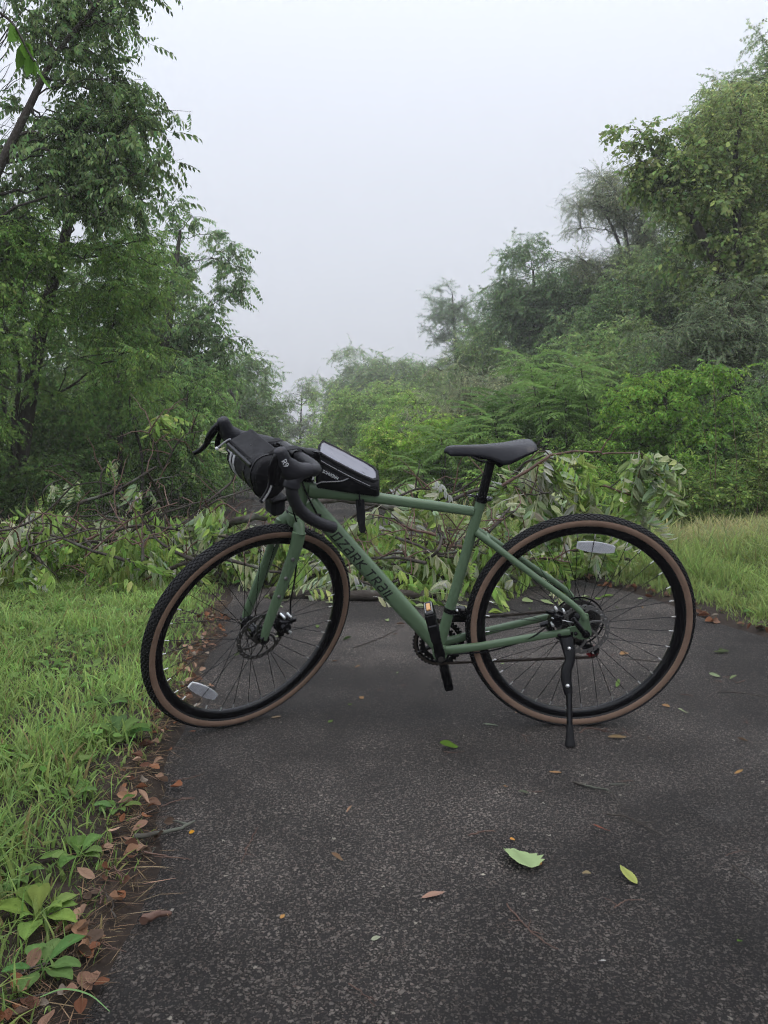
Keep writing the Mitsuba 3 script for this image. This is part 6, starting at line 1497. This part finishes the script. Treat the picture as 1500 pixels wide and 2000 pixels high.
# the section: a roll that is fuller at the bottom and flat against the bars; unit outline, then scaled along the bag
sec = np.array([(1.02, .10), (.98, .52), (.80, .86), (.45, 1.06), (.0, 1.12), (-.45, 1.02), (-.72, .72), (-.80, .25), (-.80, -.25), (-.66, -.72), (-.30, -1.02), (.15, -1.06), (.58, -.86), (.88, -.46)])
so = spline(np.vstack([sec, sec[:1]]), 4)[:-1]
sc_b = 0.058 * np.array([0.80, 0.93, 0.985] + [1.0] * (nb - 6) + [0.985, 0.93, 0.80]) * (1 + 0.015 * np.sin(bx * 17))
ring = np.array([cA + (cB - cA) * t + sc_b[i] * (so[:, :1] * [1, 0, 0] + so[:, 1:] * [0, 0, 1]) for i, t in enumerate(bx)])
nn = ring.shape[1]
wr_ = meshkit.fbm(ring.reshape(-1, 3) * 28, 3, 5).reshape(nb, nn) - .5
ring = ring + (wr_ * 0.011)[..., None] * unit(ring - (cA + (cB - cA) * bx[:, None])[:, None])


def loft(r, caps=True):
    m, n = r.shape[:2]
    i, j = np.meshgrid(np.arange(m - 1), np.arange(n), indexing='ij')
    q = np.stack([i * n + j, i * n + (j + 1) % n, (i + 1) * n + (j + 1) % n, (i + 1) * n + j], -1).reshape(-1, 4)
    f = np.vstack([q[:, [0, 1, 2]], q[:, [0, 2, 3]]]); v = r.reshape(-1, 3)
    if caps:
        k = len(v); v = np.vstack([v, r[0].mean(0), r[-1].mean(0)]); j = np.arange(n)
        f = np.vstack([f, np.stack([(j + 1) % n, j, j * 0 + k], 1), np.stack([(m - 1) * n + j, (m - 1) * n + (j + 1) % n, j * 0 + k + 1], 1)])
    return v, f


bagpart(hbg + '__body', loft(ring), 'm_fabric', 50)


def band(i0, i1, off, j0=0, j1=None):
    """A strip lying on the bag between two stations."""
    a, b = (ring[int(x)] * (1 - x % 1) + ring[min(int(x) + 1, nb - 1)] * (x % 1) for x in (i0, i1))
    mid = (a.mean(0) + b.mean(0)) / 2
    o = unit(a - a.mean(0)) * off
    r = np.array([a, a + o, b + o, b])
    if j1 is not None:
        r = r[:, np.arange(j0, j1) % nn]
        m, n = r.shape[:2]
        i, j = np.meshgrid(np.arange(m - 1), np.arange(n - 1), indexing='ij')
        q = np.stack([i * n + j, i * n + j + 1, (i + 1) * n + j + 1, (i + 1) * n + j], -1).reshape(-1, 4)
        return r.reshape(-1, 3), np.vstack([q[:, [0, 1, 2]], q[:, [0, 2, 3]]])
    return loft(r, False)


for i0 in (4.0, 6.8):
    bagpart(hbg + '__reflective_band', band(i0, i0 + 1.5, 0.0018, -12, 13), 'm_band')
bagpart(hbg + '__seam', band(1.6, 2.0, 0.002), 'm_black')
bagpart(hbg + '__seam', band(nb - 3.6, nb - 3.1, 0.0026), 'm_black')
bagpart(hbg + '__webbing', band(15.0, 17.2, 0.002, -12, 10), 'm_black')
# zipped lid on top
ld0, ld1 = cA + [0.018, 0.014, 0.062], cB + [0.010, -0.020, 0.052]
dl = unit(ld1 - ld0); fx = unit(np.array([0.93, 0, -0.36]) - np.array([0.93, 0, -0.36]) @ dl * dl); uz = np.cross(dl, fx) * -1
uz = uz if uz[2] > 0 else -uz
bagpart(hbg + '__lid', rbox((ld0 + ld1) / 2, [0.072, np.linalg.norm(ld1 - ld0), 0.020], 0.009, [fx, dl, uz]), 'm_fabric')
bagpart(hbg + '__lid_flap', rbox((ld0 + ld1) / 2 + fx * .043 - uz * .006, [0.010, np.linalg.norm(ld1 - ld0) * .96, 0.026], 0.004, [fx, dl, uz]), 'm_black')
bagpart(hbg + '__zip', sweep([ld0 + fx * .049 - uz * .016, ld1 + fx * .049 - uz * .016], .0022, n=8), 'm_grey')
bagpart(hbg + '__zip_pull', sweep(spline([ld0 + fx * .030 + uz * .010, ld0 + fx * .042 - dl * .010 + uz * .006, ld0 + fx * .070 - dl * .020 - uz * .004], 6), .0028, n=8), 'm_grey')
bagpart(hbg + '__zip_pull_end', ball(ld0 + fx * .072 - dl * .021 - uz * .005, 0.0055, 1), 'm_white')
for t in (.30, .74):
    c = cA + (cB - cA) * t
    bagpart(hbg + '__strap', sweep(spline([c + [-.010, 0, .060], [0.925, c[1], 0.948 + .15 * c[1]], [0.896, c[1], 0.944 + .15 * c[1]], [0.876, c[1], 0.922 + .15 * c[1]], [0.890, c[1], 0.896 + .13 * c[1]], c + [-.045, 0, -.01]], 6), .012, .0018, n=10, up=(1, 0, 1), expo=4), 'm_fabric')
cc = np.array([0.972, 0.062, 0.8005])
bagpart(hbg + '__pouch', rbox(cc, [0.044, 0.050, 0.052], 0.011), 'm_fabric', 30)
bagpart(hbg + '__pouch_flap', rbox(cc + [0, .001, .024], [0.050, 0.054, 0.012], 0.005), 'm_black', 30)

# ================================================================ top tube bag (sits on the top tube)
ttb = name('top_tube_bag')
tag(ttb, 'black wedge-shaped phone bag with a clear top window sitting on the top tube', 'bag')
# stations along the bag: x, bottom height, top height (top slopes down to the rear), half-width
stn = [(0.797, .797, .872, .020), (0.793, .797, .890, .028), (0.78, .798, .9005, .0345), (0.74, .792, .8790, .037), (0.69, .784, .8520, .037), (0.64, .777, .8265, .0355), (0.622, .7735, .818, .031), (0.614, .777, .812, .021)]
TILT = 0.36
xs = np.array(stn); rows = []
for x, lo, hi, w in spline(xs, 3):
    r_ = 0.012
    prof = [(-w * .62, lo - .012), (-w * .9, lo + .004), (-w, lo + .022), (-w * 1.04, (lo + hi) / 2), (-w, hi - .012), (-w * .86, hi - .002), (0, hi), (w * .86, hi - .002), (w, hi - .012), (w * 1.04, (lo + hi) / 2), (w, lo + .022), (w * .9, lo + .004), (w * .62, lo - .012), (0, lo + .004)]
    rows.append([(x, y, z - TILT * y * np.clip((z - lo) / (hi - lo), 0, 1) ** 2) for y, z in prof])
bagpart(ttb + '__body', loft(np.array(rows)), 'm_fabric', 40, False)


def toppoint(x):
    return np.interp(x, xs[::-1, 0], xs[::-1, 2])


win = Polygon([(0.783, -.018), (0.783, .018), (0.774, .0275), (0.74, .030), (0.66, .0295), (0.634, .026), (0.626, .016), (0.626, -.016), (0.634, -.026), (0.66, -.0295), (0.74, -.030), (0.774, -.0275)]).buffer(0.003, 6)


def onlid(poly, z0, h, bump=0.0, size=0.008):
    v, f = extrude(shapely.segmentize(poly, 0.012), h)
    v, f = trimesh.remesh.subdivide_to_size(v, f, .02)
    z = toppoint(v[:, 0]) - .002 + z0 + v[:, 2] - TILT * v[:, 1]
    if bump:
        z = z + bump * (meshkit.fbm(np.stack([v[:, 0] * 38, v[:, 1] * 60 + v[:, 0] * 40, 0 * z], 1), 2, 3) - .5)
    return np.stack([v[:, 0], v[:, 1], z], 1), f


bagpart(ttb + '__window', onlid(win, .003, .0015, 0.005), 'm_vinyl', 40, False)
bagpart(ttb + '__window_frame', onlid(win.buffer(.006).difference(win.buffer(-.0005)), .0005, .0065), 'm_fabric', 40, False)
for s in (1, -1):
    zl = np.array([(x, s * (w * 1.03 + .0005), toppoint(x) - .0255 - .30 * s * w) for x, _, _, w in stn[2:-1]])
    bagpart(ttb + '__zip', sweep(spline(zl, 4), .0018, .0022, n=8), 'm_black', 30, False)
    zl2 = zl[:4] + [0, .0005 * s, .0065]
    bagpart(ttb + '__piping', sweep(spline(zl2, 4), .0012, n=6), 'm_grey', 30, False)
cv = spline([[0.795, .0352, .802], [0.778, .0375, .809], [0.75, .0390, .8105], [0.722, .0392, .8125], [0.702, .0392, .8205]], 6)
bagpart(ttb + '__reflective_trim', sweep(cv, .0017, .0010, n=8, up=Y_UP), 'm_grey', 30, False)
tm = meshkit.text_mesh('SCHWINN', 0.0086, depth=0.0007, bold=True)
v = np.asarray(tm.vertices); ex = unit(np.array([0.7325 - 0.7774, 0, 0.8205 - 0.8435])); ey = np.array([-ex[2], 0, ex[0]]); ey = ey if ey[2] > 0 else -ey
v = v * [0.049 / v[:, 0].max(), 1, 1]
bagpart(ttb + '__lettering', (np.array([0.7775, 0.0388, 0.8385]) + v[:, :1] * ex + v[:, 1:2] * ey + v[:, 2:] * [0, 1, 0], np.asarray(tm.faces)), 'm_white', False, False)
bagpart(ttb + '__strap', cat([sweep(spline([[0.672, .026, .775], [0.671, .019, .748], [0.668, .006, .7345], [0.667, -.012, .7365], [0.668, -.022, .760]], 5), .013, .0016, n=10, up=(1, 0, 0), expo=4), sweep(spline([[0.671, .018, .752], [0.669, .0205, .720], [0.667, .021, .685], [0.6625, .0215, .652]], 5), [.0125] * 10 + [.0105] * 5 + [.006], .0014, n=10, up=(0, 1, 0), expo=4)]), 'm_fabric', 30, False)
bagpart(ttb + '__zip_pull', sweep([[0.619, .010, .803], [0.6155, .011, .778]], .0035, .0012, n=8, up=Y_UP), 'm_black', 30, False)
